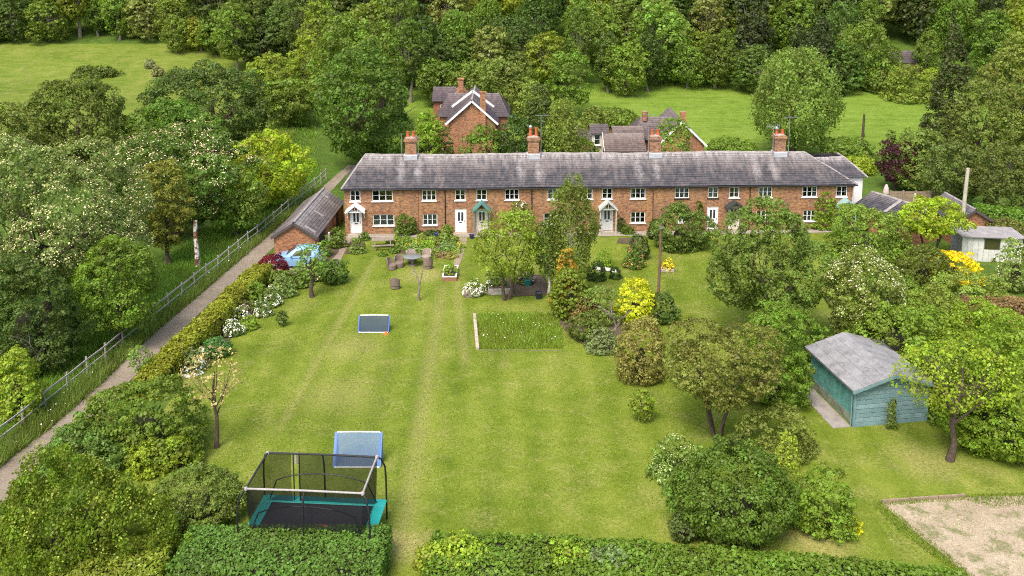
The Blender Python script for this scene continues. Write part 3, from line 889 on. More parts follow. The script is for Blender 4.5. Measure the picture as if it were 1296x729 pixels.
MB().box(SW, SW + 0.02, 0.1, SDp, 0, 0.3).build('plinth', plain('damp_render', (0.16, 0.15, 0.1)), sh)
nb = 9; bh = SE / nb
rs = random.Random(4)
for i in range(12):
    z0, z1 = i * bh + 0.011, (i + 1) * bh - 0.011
    if z0 > SE + SR - 0.15: break
    def half(z): return SW / 2 if z <= SE else SW / 2 * (1 - (z - SE) / SR)
    h0, h1 = half(z0), half(min(z1, SE + SR))
    a = 0.02 if i < nb else 0.05
    MB().prism([(SW / 2 - h0 + a, z0), (SW / 2 + h0 - a, z0), (SW / 2 + h1 - a, z1), (SW / 2 - h1 + a, z1)], rs.uniform(-0.014, 0.01), 0.04).build('board', (SH_B, SH_B2)[i % 3 == 1], sh, bevel=0.006)
MB().box(-0.05, 0.05, -0.05, 0.05, 0, SE).build('corner_post', SH_B, sh)
MB().box(SW - 0.05, SW + 0.05, -0.05, 0.05, 0, SE).build('corner_post', SH_B, sh)
MB().tube([(-0.09, 0.12, SE - .05), (-0.09, 0.12, 0)], 0.035, 8).build('downpipe', SH_B, sh)
FELT = plain('shed_felt', (0.24, 0.235, 0.235), 0.85, 0.35, 1.6, bump=0.3)
rfs = MB().prism([(-0.28, SE - 0.10), (SW / 2, SE + SR), (SW + 0.28, SE - 0.10), (SW + 0.28, SE - 0.03), (SW / 2, SE + SR + 0.07), (-0.28, SE - 0.03)], -0.3, SDp + 0.25).build('roof', plain('roof_deck', (0.2, 0.19, 0.19), 0.9, 0.2, 3), sh)
for s in (0, 1):
    for k in range(4):
        t0, t1 = k / 4, (k + 1) / 4
        xa, za = -0.29 + (SW / 2 + 0.29) * t0, SE - 0.03 + (SR + 0.1) * t0
        xb, zb = -0.29 + (SW / 2 + 0.29) * t1 + 0.0, SE - 0.03 + (SR + 0.1) * t1
        if s: xa, xb = SW - xa, SW - xb
        MB().prism([(xa, za + 0.006), (xb, zb + 0.005), (xb, zb + 0.012), (xa, za + 0.034)], -0.31 - 0.01 * (k % 2), SDp + 0.26).build('felt_sheet', FELT, rfs)
fb = MB()
fb.bar((-0.3, -0.32, SE - 0.12), (SW / 2, -0.32, SE + SR - 0.02), 0.03, 0.15); fb.bar((SW + 0.3, -0.32, SE - 0.12), (SW / 2, -0.32, SE + SR - 0.02), 0.03, 0.15)
fb.build('barge_board', SH_B, sh)
CONC = plain('concrete_slab', (0.28, 0.25, 0.225), 0.9, 0.25, 2, bump=0.3)
sp = thing('slab_path', 'short concrete slab path along the teal shed side', 'path', c0, srot * 0.55)
for k in range(4):
    MB().box(-1.05 + 0.02 * (k % 2), -0.12, 0.05 + k * 1.15, 1.18 + k * 1.15, 0.0, 0.06 + 0.005 * (k % 2)).build('slab', CONC, sp, bevel=0.012)

# ------------------------------------------------------------------ houses behind the terrace
def back_house(name, label, px, base_y, Yd, wpx, eave_y, apex_y, deep, brick, roofm, barge, rot=0, ov=0.3):
    """gable towards the camera; wall corners given in photo pixels at depth Yd"""
    p0, p1 = at_y(px, base_y, Yd), at_y(px + wpx, base_y, Yd)
    ze, za = at_y(px, eave_y, Yd).z, at_y(px + wpx / 2, apex_y, Yd).z
    zg = float(hgt(Yd))
    return gabled(name, label, 'house', (p0.x, Yd, zg), rot, p1.x - p0.x, deep, ze - zg, za - ze, brick, roofm, ov, barge, n=11), p1.x - p0.x, ze - zg, za - ze
HB = brick_mat('house_brick', (1.12, 1.0, 1.0))
HT = roof_mat('house_tiles', V=4, base=(0.13, 0.10, 0.10), dark=(0.08, 0.07, 0.075), limey=0.35)
h1, w1, e1h, r1h = back_house('gabled_house', 'tall orange brick house with white gable boards behind the terrace', 568, 190, 95, 59, 153, 127, 9, HB, HT, WHITE)
hm = MB().box(w1 * 0.68, w1 * 0.68 + 0.55, -0.28, 0.1, 0, e1h + r1h + 0.75).build('chimney', HB, h1)
MB().box(w1 * 0.68 - 0.05, w1 * 0.68 + 0.6, -0.33, 0.15, e1h + r1h + 0.75, e1h + r1h + 0.92).build('chimney_cap', HB, hm)
# its cross wing to the right and left
m = MB(); xl, xr = -1.4, w1 + 1.5
MB().box(xl + 0.3, xr - 0.3, 3.0, 8.5, 0, e1h).build('wing_wall', HB, h1)
slope_courses(m, (xl, 2.7, e1h - 0.1), (xr, 2.7, e1h - 0.1), (xl + 1.0, 5.8, e1h + r1h - 0.2), (xr - 1.2, 5.8, e1h + r1h - 0.2), 12, 14, 0.03, False)
slope_courses(m, (xr, 2.7, e1h - 0.1), (xr, 8.8, e1h - 0.1), (xr - 1.2, 5.8, e1h + r1h - 0.2), (xr - 1.2, 5.9, e1h + r1h - 0.2), 8, 4, 0.03, False)
slope_courses(m, (xl, 8.8, e1h - 0.1), (xl, 2.7, e1h - 0.1), (xl + 1.0, 5.9, e1h + r1h - 0.2), (xl + 1.0, 5.8, e1h + r1h - 0.2), 8, 4, 0.03, False)
m.build('wing_roof', HT, h1)
q = MB(); q.bar((w1 / 2 - 2.2, 2.6, e1h + 1.0), (w1 / 2, 2.6, e1h + r1h + 0.55), 0.04, 0.22); q.bar((w1 / 2 + 2.2, 2.6, e1h + 1.0), (w1 / 2, 2.6, e1h + r1h + 0.55), 0.04, 0.22)
q.build('barge_board', WHITE, h1)

h2p = at_y(549, 160, 106)
z2 = float(hgt(106)); s2 = ppm(Vector((h2p.x, 106, z2)))
h2 = thing('red_house', 'red brick house with stacked chimney peeping between trees', 'house', (h2p.x, 106, z2), 0)
ze = at_y(549, 128, 106).z - z2; zr = at_y(549, 115, 106).z - z2
wd = (594 - 549) / s2
MB().box(0, wd, 0, 6, 0, ze).build('wall', brick_mat('red_brick', (0.95, 0.62, 0.7)), h2)
m = MB(); slope_courses(m, (-0.2, -0.3, ze), (wd * 0.6, -0.3, ze), (-0.2, 3, zr), (wd * 0.6, 3, zr), 8, 8, 0.03, False); m.build('roof', HT, h2)
m = MB().prism([(wd * 0.38, 0), (wd + 0.1, 0), (wd + 0.1, ze - 0.3), (wd * 0.72, zr + 0.05), (wd * 0.38, ze)], -1.2, 5); m.build('gable_wall', HB, h2)
q = MB().box(wd * 0.68, wd * 0.68 + 0.6, 1.0, 1.6, zr - 0.6, zr + 1.1).build('chimney', HB, h2)
MB().box(wd * .68 - .06, wd * .68 + .66, 0.94, 1.66, zr + 1.1, zr + 1.25).build('chimney_cap', HB, q)
window(h2, 0.75, 1.35, ze - 1.6, ze - 0.4, 1, 0, -0.03)
ci_ = MB().lathe([(0.36, 0), (0.36, 0.05)], 16); ro = ci_.build('round_window', plain('door_glass', (0.03, 0.035, 0.05)), h2); ro.rotation_euler = (math.pi / 2, 0, 0); ro.location = (wd * 0.55, -1.2, ze - 0.7)

# tiled farmhouse group on the right of the third chimney
p3 = at_y(880, 200, 96); z3 = float(hgt(96)); Y3 = 96
fx0, fx1 = at_y(764, 190, Y3).x, at_y(887, 190, Y3).x
h3 = thing('farmhouse', 'tiled farmhouse with white gable boards and many roofs beside the field', 'house', (fx0, Y3, z3), 0)
def z_at(py, Y): return at_y(700, py, Y).z - z3
fw = fx1 - fx0
FT = roof_mat('farm_tiles', V=4, base=(0.17, 0.135, 0.125), dark=(0.1, 0.085, 0.085), limey=0.25)
FT2 = roof_mat('farm_barn_tiles', V=3, base=(0.21, 0.165, 0.14), dark=(0.13, 0.1, 0.09), limey=0.3)
# right gable
gx0, gx1 = at_y(833, 190, Y3).x - fx0, at_y(891, 190, Y3).x - fx0
ez, az = z_at(182, Y3), z_at(153, Y3)
MB().prism([(gx0, 0), (gx1, 0), (gx1, ez), ((gx0 + gx1) / 2, az), (gx0, ez)], 0.0, 8).build('gable_wall', HB, h3)
m = MB(); mx = (gx0 + gx1) / 2
slope_courses(m, (gx1 + .25, -.3, ez - .15), (gx1 + .25, 8, ez - .15), (mx, -.3, az + .04), (mx, 8, az + .04), 10, 8, 0.03, False)
slope_courses(m, (gx0 - .25, 8, ez - .15), (gx0 - .25, -.3, ez - .15), (mx, 8, az + .04), (mx, -.3, az + .04), 10, 8, 0.03, False)
m.build('gable_roof', FT, h3)
q = MB(); q.bar((gx0 - .25, -.33, ez - .22), (mx, -.33, az - .04), .03, .2); q.bar((gx1 + .25, -.33, ez - .22), (mx, -.33, az - .04), .03, .2); q.build('barge_board', WHITE, h3)
cx_ = at_y(867, 160, Y3).x - fx0
MB().box(cx_ - .3, cx_ + .3, 1.0, 1.6, ez, z_at(144, Y3)).build('chimney', HB, h3)
# main range running left
lx0 = at_y(802, 170, Y3 + 3).x - fx0
mz, me_ = z_at(150, Y3 + 3) , z_at(180, Y3)
MB().box(lx0 + .2, mx, 1.2, 6.5, 0, me_).build('wall', HB, h3)
m = MB(); slope_courses(m, (lx0 - .4, .8, me_), (mx, .8, me_), (lx0 + .8, 4, mz), (mx, 4, mz), 12, 10, 0.03, False)
slope_courses(m, (lx0 - .4, 7.2, me_), (lx0 - .4, .8, me_), (lx0 + .8, 4.0, mz), (lx0 + .8, 3.9, mz), 10, 4, 0.03, False); m.build('roof', FT, h3)
MB().tube([(lx0 + 1.2, 3.4, mz - .3), (lx0 + 1.2, 3.4, mz + .7)], .3, 8).build('chimney', HB, h3)
# lower front range
bx0, bx1 = at_y(765, 185, Y3 - 2).x - fx0, at_y(815, 185, Y3 - 2).x - fx0
bz, be = z_at(171, Y3 - 1.0), z_at(192, Y3 - 2.5)
MB().box(bx0 + .2, bx1, -2.2, 2, 0, be).build('barn_wall', HB, h3)
m = MB(); slope_courses(m, (bx0, -2.5, be), (bx1 + .2, -2.5, be), (bx0, 0, bz), (bx1 + .2, 0, bz), 9, 8, 0.03, False); slope_courses(m, (bx1 + .2, 2.5, be), (bx0, 2.5, be), (bx1 + .2, 0, bz), (bx0, 0, bz), 6, 4, 0.03, False); m.build('barn_roof', FT2, h3)
q = MB(); q.bar((bx0 - .05, -2.5, be), (bx0 - .05, 0, bz), .06, .16); q.bar((bx0 - .05, 2.5, be), (bx0 - .05, 0, bz), .06, .16); q.build('barge_board', plain('cream_paint', (0.66, 0.62, 0.52)), h3)
# middle gabled range behind it
cx0, cx1 = at_y(774, 175, Y3 + 2).x - fx0, at_y(808, 175, Y3 + 2).x - fx0
cz, ce = z_at(158.5, Y3 + 3), z_at(172, Y3 + 1)
MB().box(cx0 + .1, cx1, .2, 5, 0, ce).build('range_wall', HB, h3)
m = MB(); slope_courses(m, (cx0, -.1, ce), (cx1 + .5, -.1, ce), (cx0, 2.6, cz), (cx1 + .5, 2.6, cz), 8, 6, 0.03, False); slope_courses(m, (cx1 + .5, 5.2, ce), (cx0, 5.2, ce), (cx1 + .5, 2.6, cz), (cx0, 2.6, cz), 6, 4, 0.03, False); m.build('range_roof', FT2, h3)
# dormer
dx0, dx1 = at_y(749, 180, Y3).x - fx0, at_y(766, 180, Y3).x - fx0
dz1, dz0 = z_at(169, Y3), z_at(186, Y3)
MB().box(dx0, dx1 - .2, .2, 3, 0, dz1).build('dormer', plain('cream_paint', (0.66, 0.62, 0.52)), h3)
window(h3, dx0 + .25, dx1 - .5, dz0 + .2, dz1 - .1, 1, 0, .14)
m = MB(); slope_courses(m, (dx0 - .2, -.1, dz1), (dx1 + .4, -.1, dz1), (dx0 - .2, 1.4, dz1 + .75), (dx1 + .4, 1.4, dz1 + .75), 5, 4, 0.03, False); slope_courses(m, (dx1 + .4, 3, dz1), (dx0 - .2, 3, dz1), (dx1 + .4, 1.4, dz1 + .75), (dx0 - .2, 1.4, dz1 + .75), 5, 4, 0.03, False); m.build('dormer_roof', FT, h3)

# cupola outbuilding
q0 = at_y(720, 190, 95); q1 = at_y(746, 190, 95); zc = float(hgt(95))
h4 = thing('cupola_barn', 'small tiled barn with dark lead cupola among the shrubs', 'barn', (q0.x, 95, zc), 0)
ww = q1.x - q0.x; ee = at_y(720, 178, 95).z - zc; aa = at_y(720, 162.5, 96.5).z - zc
MB().box(0, ww, 0, 3.4, 0, ee).build('wall', HB, h4)
m = MB(); slope_courses(m, (-.2, -.2, ee - .05), (ww + .2, -.2, ee - .05), (.1, 1.7, aa), (ww - .1, 1.7, aa), 8, 6, 0.03, False); slope_courses(m, (ww + .2, 3.6, ee - .05), (-.2, 3.6, ee - .05), (ww - .1, 1.7, aa), (.1, 1.7, aa), 6, 4, 0.03, False); m.build('roof', FT, h4)
cu = MB().box(ww * .32 - .2, ww * .32 + .2, 1.5, 1.9, aa - .2, aa + .4).build('cupola', plain('cream_paint', (0.66, 0.62, 0.52)), h4)
MB().lathe([(.36, .38), (.34, .45), (.2, .6), (.1, .8), (.03, 1.0)], 8, (ww * .32, 1.7, aa)).build('cupola_roof', plain('dark_lead', (0.05, 0.055, 0.07), 0.5, 0.2, 3), cu)

# house far off in the wood, upper right
Yf = 138; f0, f1 = at_y(1124, 97, Yf), at_y(1172, 97, Yf); zf = float(hgt(Yf))
h5 = thing('bungalow', 'low cream house with dark roof half hidden in the far wood', 'house', (f0.x, Yf, zf), 0)
fwid = f1.x - f0.x; fe = 1.7; fr_ = 2.7
MB().box(0, fwid, 0, 5, 0, max(1.2, fe)).build('wall', plain('ochre_render', (0.5, 0.36, 0.14), 0.8, 0.2, 2), h5)
m = MB(); slope_courses(m, (-.3, -.4, fe), (fwid + .3, -.4, fe), (.8, 2.4, fr_ + .5), (fwid - .8, 2.4, fr_ + .5), 6, 8, 0.03, False); slope_courses(m, (fwid + .3, 5.4, fe), (-.3, 5.4, fe), (fwid - .8, 2.4, fr_ + .5), (.8, 2.4, fr_ + .5), 5, 4, 0.03, False); m.build('roof', HT, h5)
for k in range(3):
    window(h5, .5 + k * fwid / 3.2, .5 + k * fwid / 3.2 + .9, fe - .95, fe - .2, 2, 0, -.03)

# ------------------------------------------------------------------ fence along the lane
GREYW = plain('silvered_timber', (0.33, 0.30, 0.265), 0.85, 0.3, 4, bump=0.4)
fl = [(-95, 660), (0, 566), (40, 534), (88, 495), (147, 447), (205, 400), (262, 354), (300, 323), (335, 294), (365, 268), (395, 243), (413, 227)]
fpts = [G(*p) for p in fl]
fence = thing('rail_fence', 'silvered post and rail fence running along the lane verge', 'fence', fpts[1])
fo = fpts[1]
seg = [0.0]
for a, b in zip(fpts[:-1], fpts[1:]): seg.append(seg[-1] + (b - a).length)
def along(s):
    for i in range(len(fpts) - 1):
        if s <= seg[i + 1] or i == len(fpts) - 2:
            return fpts[i].lerp(fpts[i + 1], (s - seg[i]) / (seg[i + 1] - seg[i]))
rf_ = random.Random(8)
n = int(seg[-1] / 1.85)
tops = []
for i in range(n + 1):
    p = along(seg[-1] * i / n) - fo
    h = 1.12 + rf_.uniform(-0.04, 0.05)
    q = p + Vector((rf_.uniform(-.05, .05), rf_.uniform(-.05, .05), h))
    MB().bar(p, q + Vector((0, 0, .06)), 0.085, 0.08).build('post', GREYW, fence, bevel=0.008)
    tops.append((p, q))
for (p, q), (p2, q2) in zip(tops[:-1], tops[1:]):
    for k in (0.93, 0.5):
        a, b = p.lerp(q, k), p2.lerp(q2, k)
        off = Vector((0.07, -0.04, rf_.uniform(-.02, .02)))
        MB().bar(a + off, b + off, 0.05, 0.09 if k > .9 else .06).build('rail', GREYW, fence)

# bare snag with peeling bark
sb = G(250, 337)
SNAG = NT('peeling_bark'); vv = SNAG.coord()
SNAG.col(SNAG.ramp(SNAG.noise(1.3, SNAG.mapping(vv, (1.5, 1.5, 2.2)), 4, 0.7), [(0.44, (0.16, 0.07, 0.04)), (0.5, (0.3, 0.16, 0.09)), (0.53, (0.72, 0.7, 0.66)), (0.75, (0.6, 0.55, 0.5))])); SNAG.rough(0.9)
hs = 60 / ppm(sb)
sn = MB().tube([(0, 0, 0), (0.02, 0, hs * .3), (-0.03, 0, hs * .65), (0.01, 0, hs)], [0.2, 0.17, 0.155, 0.14], 12).build('tree_snag', SNAG.m, None, sb, smooth=True)
tag(sn, 'bare upright trunk with peeling red and white bark by the lane fence', 'tree trunk')

# poles
POLE = plain('pole_timber', (0.17, 0.10, 0.065), 0.85, 0.35, 3, bump=0.4)
p = G(833, 378)
pl = thing('telegraph_pole', 'slender rusty brown telegraph pole behind the golden bush', 'pole', p)
hp = at_y(834.5, 283, p.y).z
MB().tube([(0, 0, 0), (0.05, 0, hp * .5), (0.07, 0, hp)], [0.1, 0.095, 0.085], 12).build('shaft', POLE, pl, smooth=True)
MB().box(-.06, .16, -.14, -.09, hp - .35, hp - .18).build('bracket', plain('aerial_metal', (0.5, 0.5, 0.52)), pl)
p = G(1214, 312)
pl = thing('telegraph_pole', 'tall pale timber pole standing behind the round apple tree', 'pole', p, 0)
hp = at_y(1223, 213, p.y).z
MB().tube([(0, 0, 0), (0.12, 0, hp * .5), (0.22, 0, hp)], [0.17, 0.155, 0.135], 12).build('shaft', plain('pale_pole', (0.42, 0.39, 0.3), 0.85, 0.25, 3, bump=.3), pl, smooth=True)
MB().box(-.02, .5, -.05, .05, hp * .97, hp * .99).build('cross_bar', POLE, pl)
p = G(1091, 186)
pl = thing('field_pole', 'thin dark timber pole standing in the far field', 'pole', p)
hp = 42 / ppm(p)
MB().tube([(0, 0, 0), (0.03, 0, hp)], [0.16, 0.12], 10).build('shaft', BARK, pl, smooth=True)
MB().box(-.2, .2, -.12, -.06, hp * .3, hp * .42).build('bracket', BARK, pl)

# ------------------------------------------------------------------ blue hatchback
def make_car(loc, rotz):
    t = thing('parked_car', 'pale blue hatchback parked in front of the brick garage', 'car', loc, rotz)
    BLUE = NT('blue_paint'); BLUE.col((0.25, 0.44, 0.68)); BLUE.rough(0.25, 0.5); BLUE.b.inputs['Coat Weight'].default_value = 0.6
    # stations from nose (x=0) to tail: x, sill z, belt z, roof z, half width at belt, half width at roof
    st = [(0.0, .32, .55, .58, .55, .45), (0.06, .24, .66, .70, .72, .60), (0.35, .20, .76, .80, .80, .66), (0.85, .20, .86, .90, .82, .68), (1.0, .20, .90, .95, .82, .66), (1.45, .20, .93, 1.30, .83, .58),
          (1.75, .20, .93, 1.45, .83, .57), (2.3, .20, .94, 1.50, .83, .57), (2.9, .20, .95, 1.46, .82, .56), (3.3, .22, .96, 1.36, .80, .54), (3.52, .26, .94, 1.02, .74, .56), (3.6, .34, .72, .78, .68, .5)]
    m = MB(); ring = []
    for (x, zs, zb, zr, wb, wr) in st:
        r = [(x, -wb * .96, zs), (x, -wb * 1.02, (zs + zb) / 2), (x, -wb, zb), (x, -wr, zr - .05), (x, -wr * .75, zr), (x, wr * .75, zr), (x, wr, zr - .05), (x, wb, zb), (x, wb * 1.02, (zs + zb) / 2), (x, wb * .96, zs)]
        ring.append(len(m.v)); m.v += r
    for a, b in zip(ring[:-1], ring[1:]):
        for k in range(9):
            m.f.append((a + k, b + k, b + k + 1, a + k + 1)); m.uv.append(None)
        m.f.append((a + 9, b + 9, b, a)); m.uv.append(None)
    m.f.append(tuple(range(ring[0], ring[0] + 10))); m.f.append(tuple(reversed(range(ring[-1], ring[-1] + 10)))); m.uv += [None, None]
    body = m.build('body', BLUE.m, t, smooth=True)
    CG = plain('car_glass', (0.02, 0.024, 0.028), 0.12, 0.05, 1, spec=0.35)
    def lerp_st(x):
        for a, b in zip(st[:-1], st[1:]):
            if a[0] <= x <= b[0]:
                k = (x - a[0]) / (b[0] - a[0]); return [p + (q - p) * k for p, q in zip(a, b)]
    for s in (-1, 1):
        for (x0, x1, f0, f1) in ((1.28, 1.42, .05, .5), (1.46, 2.28, .06, .86), (2.36, 2.88, .08, .84)):
            P = []
            for (x, f) in ((x0, .06), (x1, .06), (x1 - (.0 if x1 < 3 else .12), f1), (x0 + (.22 if x0 < 1.5 else 0), f1 if x0 > 1.3 else f0)):
                q = lerp_st(x); z = q[2] + (q[3] - .05 - q[2]) * f; w = q[4] + (q[5] - q[4]) * f
                P.append((x, s * (w + .008), z))
            MB().face(P).build('side_window', CG, t)
        MB().box(1.32, 1.46, s * .84 - .0, s * .84 + s * .18, .95, 1.07).build('mirror', BLUE.m, t, bevel=.03)
        for x in (0.68, 2.95):
            wh = MB().lathe([(.18, -.1), (.29, -.1), (.31, -.06), (.31, .06), (.29, .1), (.18, .1)], 24)
            w_ = wh.build('wheel', plain('tyre_rubber', (0.02, 0.02, 0.02), 0.8, 0.2, 5), t, smooth=True); w_.rotation_euler = (math.pi / 2, 0, 0); w_.location = (x, s * .76, .31)
            rm = MB().lathe([(.03, -.115), (.19, -.1), (.2, 0), (.19, .1), (.03, .115)], 16)
            rm.build('rim', plain('alloy', (0.5, 0.5, 0.52), 0.3, 0.05, 3, 0.9), w_)
            MB().lathe([(.345, -.02), (.345, .02)], 24).build('wheel_arch', DARKP, w_)
        MB().box(0.02, .22, s * .48 - .14, s * .48 + .14, .58, .73).build('headlight', plain('lamp_lens', (0.7, 0.72, 0.75), 0.1, 0.05, 3, spec=.6), t, bevel=.03)
        MB().box(3.42, 3.56, s * .62 - .09, s * .62 + .09, .74, .98).build('tail_light', plain('red_lens', (0.4, 0.02, 0.02), 0.2, 0.05, 3), t, bevel=.03)
        MB().bar((1.5, s * .845, .82), (3.2, s * .845, .84), .01, .02).build('trim', DARKP, t)
    P = []
    for (x, yy, f) in ((1.04, -.55, .12), (1.04, .55, .12), (1.66, .43, .98), (1.66, -.43, .98)):
        q = lerp_st(x); P.append((x - .03, yy, q[3] + .035))
    MB().face(P).build('windscreen', CG, t)
    P = [(3.34, -.48, 1.34), (3.34, .48, 1.34), (3.535, .54, 1.03), (3.535, -.54, 1.03)]
    MB().face(P).build('rear_window', CG, t)
    MB().box(-.015, .03, -.28, .28, .36, .5).build('grille', DARKP, t)
    MB().box(-.025, -.01, -.26, .26, .30, .40).build('number_plate', plain('plate_white', (0.75, 0.75, 0.72), 0.4, 0.03, 2), t)
    return t
cp = G(347, 336)
make_car(cp, math.radians(3))

# ------------------------------------------------------------------ trampoline
TH = 2.95
tl, tr_, nl, nr = (at_z(px, py, TH) for px, py in ((339, 574.5), (477, 577), (311, 617), (459, 626)))
cen = (tl + tr_ + nl + nr) / 4
TW, TD = ((tr_ - tl).length + (nr - nl).length) / 2, ((tl - nl).length + (tr_ - nr).length) / 2
tro = math.atan2(tr_.y - tl.y + nr.y - nl.y, tr_.x - tl.x + nr.x - nl.x)
tp = thing('trampoline', 'rectangular trampoline with teal edge pads and black safety net', 'trampoline', (cen.x, cen.y, 0), tro)
hx, hy = TW / 2, TD / 2
PAD = plain('teal_pad', (0.03, 0.42, 0.36), 0.45, 0.12, 2)
BLK = plain('black_steel', (0.018, 0.018, 0.02), 0.45, 0.2, 3)
FOAM = plain('silver_tube', (0.33, 0.3, 0.29), 0.5, 0.2, 5)
FOAMB = plain('black_sleeve', (0.03, 0.03, 0.032), 0.7, 0.2, 5)
PZ = 0.85
px_, py_ = hx + .32, hy + .3
pd = MB().box(-hx + .05, hx - .05, -hy + .05, hy - .05, PZ - .03, PZ - .01)
pd.build('jump_mat', plain('jump_mat', (0.022, 0.023, 0.027), 0.8, 0.2, 4), tp)
w_ = .48
for (x0, x1, y0, y1) in ((-px_, px_, -py_, -py_ + w_), (-px_, px_, py_ - w_, py_), (-px_, -px_ + w_, -py_ + w_ + .01, py_ - w_ - .01), (px_ - w_, px_, -py_ + w_ + .01, py_ - w_ - .01)):
    MB().box(x0, x1, y0, y1, PZ, PZ + .035).build('edge_pad', PAD, tp, bevel=.012)
lg = MB()
for (x, y) in ((-hx, -hy), (hx, -hy), (-hx, hy), (hx, hy), (0, -hy), (0, hy)):
    MB().tube([(x, y - .1, PZ - .02), (x * 1.02, y - .1, .03), (x * 1.02, y + .5 * (-1 if y > 0 else 1), .03), (x, y + .5 * (-1 if y > 0 else 1), PZ - .02)], .025, 8).build('leg', BLK, tp, smooth=True)
MB().tube([(-px_ + .1, -py_ + .1, PZ - .03), (px_ - .1, -py_ + .1, PZ - .03), (px_ - .1, py_ - .1, PZ - .03), (-px_ + .1, py_ - .1, PZ - .03), (-px_ + .1, -py_ + .1, PZ - .03)], .03, 8).build('frame', BLK, tp)
# curved net poles
for (x, y, sx_, sy_) in ((-hx, -hy, -1, -1), (hx, -hy, 1, -1), (-hx, hy, -1, 1), (hx, hy, 1, 1), (0, -hy, 0, -1), (0, hy, 0, 1)):
    ox, oy = sx_ * .3, sy_ * .28
    MB().tube([(x + ox, y + oy, 0.02), (x + ox, y + oy, 1.8), (x + ox * .9, y + oy * .9, 2.4), (x + ox * .5, y + oy * .5, 2.78), (x, y, TH)], .038, 8).build('net_pole', BLK, tp, smooth=True)
cz = [(-hx, -hy), (hx, -hy), (hx, hy), (-hx, hy)]
for i, mt in ((0, FOAM), (1, FOAM), (2, FOAMB), (3, FOAMB)):
    a, b = cz[i], cz[(i + 1) % 4]
    MB().tube([(a[0], a[1], TH), ((a[0] + b[0]) / 2, (a[1] + b[1]) / 2, TH + .02), (b[0], b[1], TH)], .042, 10).build('top_rail', mt, tp, smooth=True)
for x, y in cz:
    MB().lathe([(.04, -.07), (.075, -.05), (.085, 0), (.06, .06), (.02, .08)], 10, (x, y, TH)).build('corner_cap', FOAM, tp, smooth=True)
NET = NT('safety_net'); tb = NET.new('BsdfTransparent'); mxs = NET.new('MixShader'); mxs.inputs[0].default_value = 0.62
NET.col((0.012, 0.012, 0.014)); NET.rough(0.9, .1); NET.lk(tb.outputs[0], mxs.inputs[1]); NET.lk(NET.b.outputs[0], mxs.inputs[2]); NET.lk(mxs.outputs[0], NET.out.inputs[0])
rnet = random.Random(2)
def net_panel(a, b, skip=None):
    m = MB(); m2 = MB(); nx, nz = 14, 6
    n_ = Vector((-(b[1] - a[1]), b[0] - a[0], 0)).normalized()
    P = [[None] * (nz + 1) for _ in range(nx + 1)]
    for i in range(nx + 1):
        for j in range(nz + 1):
            s, t = i / nx, j / nz
            sag = .16 * math.sin(math.pi * t) * math.sin(math.pi * s) + .03 * math.sin(9 * s + 4 * t)
            q = Vector((a[0] + (b[0] - a[0]) * s, a[1] + (b[1] - a[1]) * s, PZ + .04 + (TH - PZ - .06) * t)) + n_ * sag * .9
            q.x *= 1 - .035 * (1 - t); q.y *= 1 - .05 * (1 - t)
            P[i][j] = q
    for i in range(nx):
        if skip and skip[0] <= i < skip[1]: continue
        for j in range(nz):
            (m2 if skip and i >= skip[1] else m).face([P[i][j], P[i + 1][j], P[i + 1][j + 1], P[i][j + 1]])
    m.build('net', NET.m, tp)
    if skip: m2.build('net', NET.m, tp)
net_panel(cz[0], cz[1]); net_panel(cz[1], cz[2]); net_panel(cz[2], cz[3], (10, 11)); net_panel(cz[3], cz[0])
for s, yy in ((1, hy * .96), (-1, -hy * .96)):   # arched net hoops
    pts = [(-hx * .98, yy, PZ + .1)] + [(-hx + .25 * math.cos(a) * 0 + (hx * 2) * k / 12, yy - s * .1, PZ + .4 + .95 * math.sin(math.pi * min(1, max(0, k / 12))) ** .35) for k, a in ((k, 0) for k in range(1, 12))] + [(hx * .98, yy, PZ + .1)]
    MB().tube(pts, .026, 6).build('hoop', BLK, tp, smooth=True)
for k in (3.4, 4.15):   # door edges
    x = hx - (hx * 2) * (k / 14 + .47)
    MB().tube([(x, hy * .985, PZ + .05), (x, hy + .02, TH)], .03, 6).build('door_edge', FOAMB, tp)
MB().tube([(hx - (hx * 2) * .742, hy + .03, TH - .45), (hx - (hx * 2) * .742, hy + .03, TH + .02)], .055, 8).build('sleeve', FOAM, tp)
lo_ = MB(); rl = random.Random(6)
for k in range(9):   # orange printed mark on the mat
    x = .05 + k * .06
    lo_.bar((x, -hy * .34 - .05 + rl.uniform(0, .05), PZ - .006), (x + .05, -hy * .34 + .16 + rl.uniform(0, .06), PZ - .006), .05, .004)
lo_.bar((-.05, -hy * .34 - .1, PZ - .006), (.62, -hy * .34 - .07, PZ - .006), .05, .004)
lo_.build('printed_mark', plain('orange_print', (0.75, 0.14, 0.03), 0.7, 0.2, 5), tp)

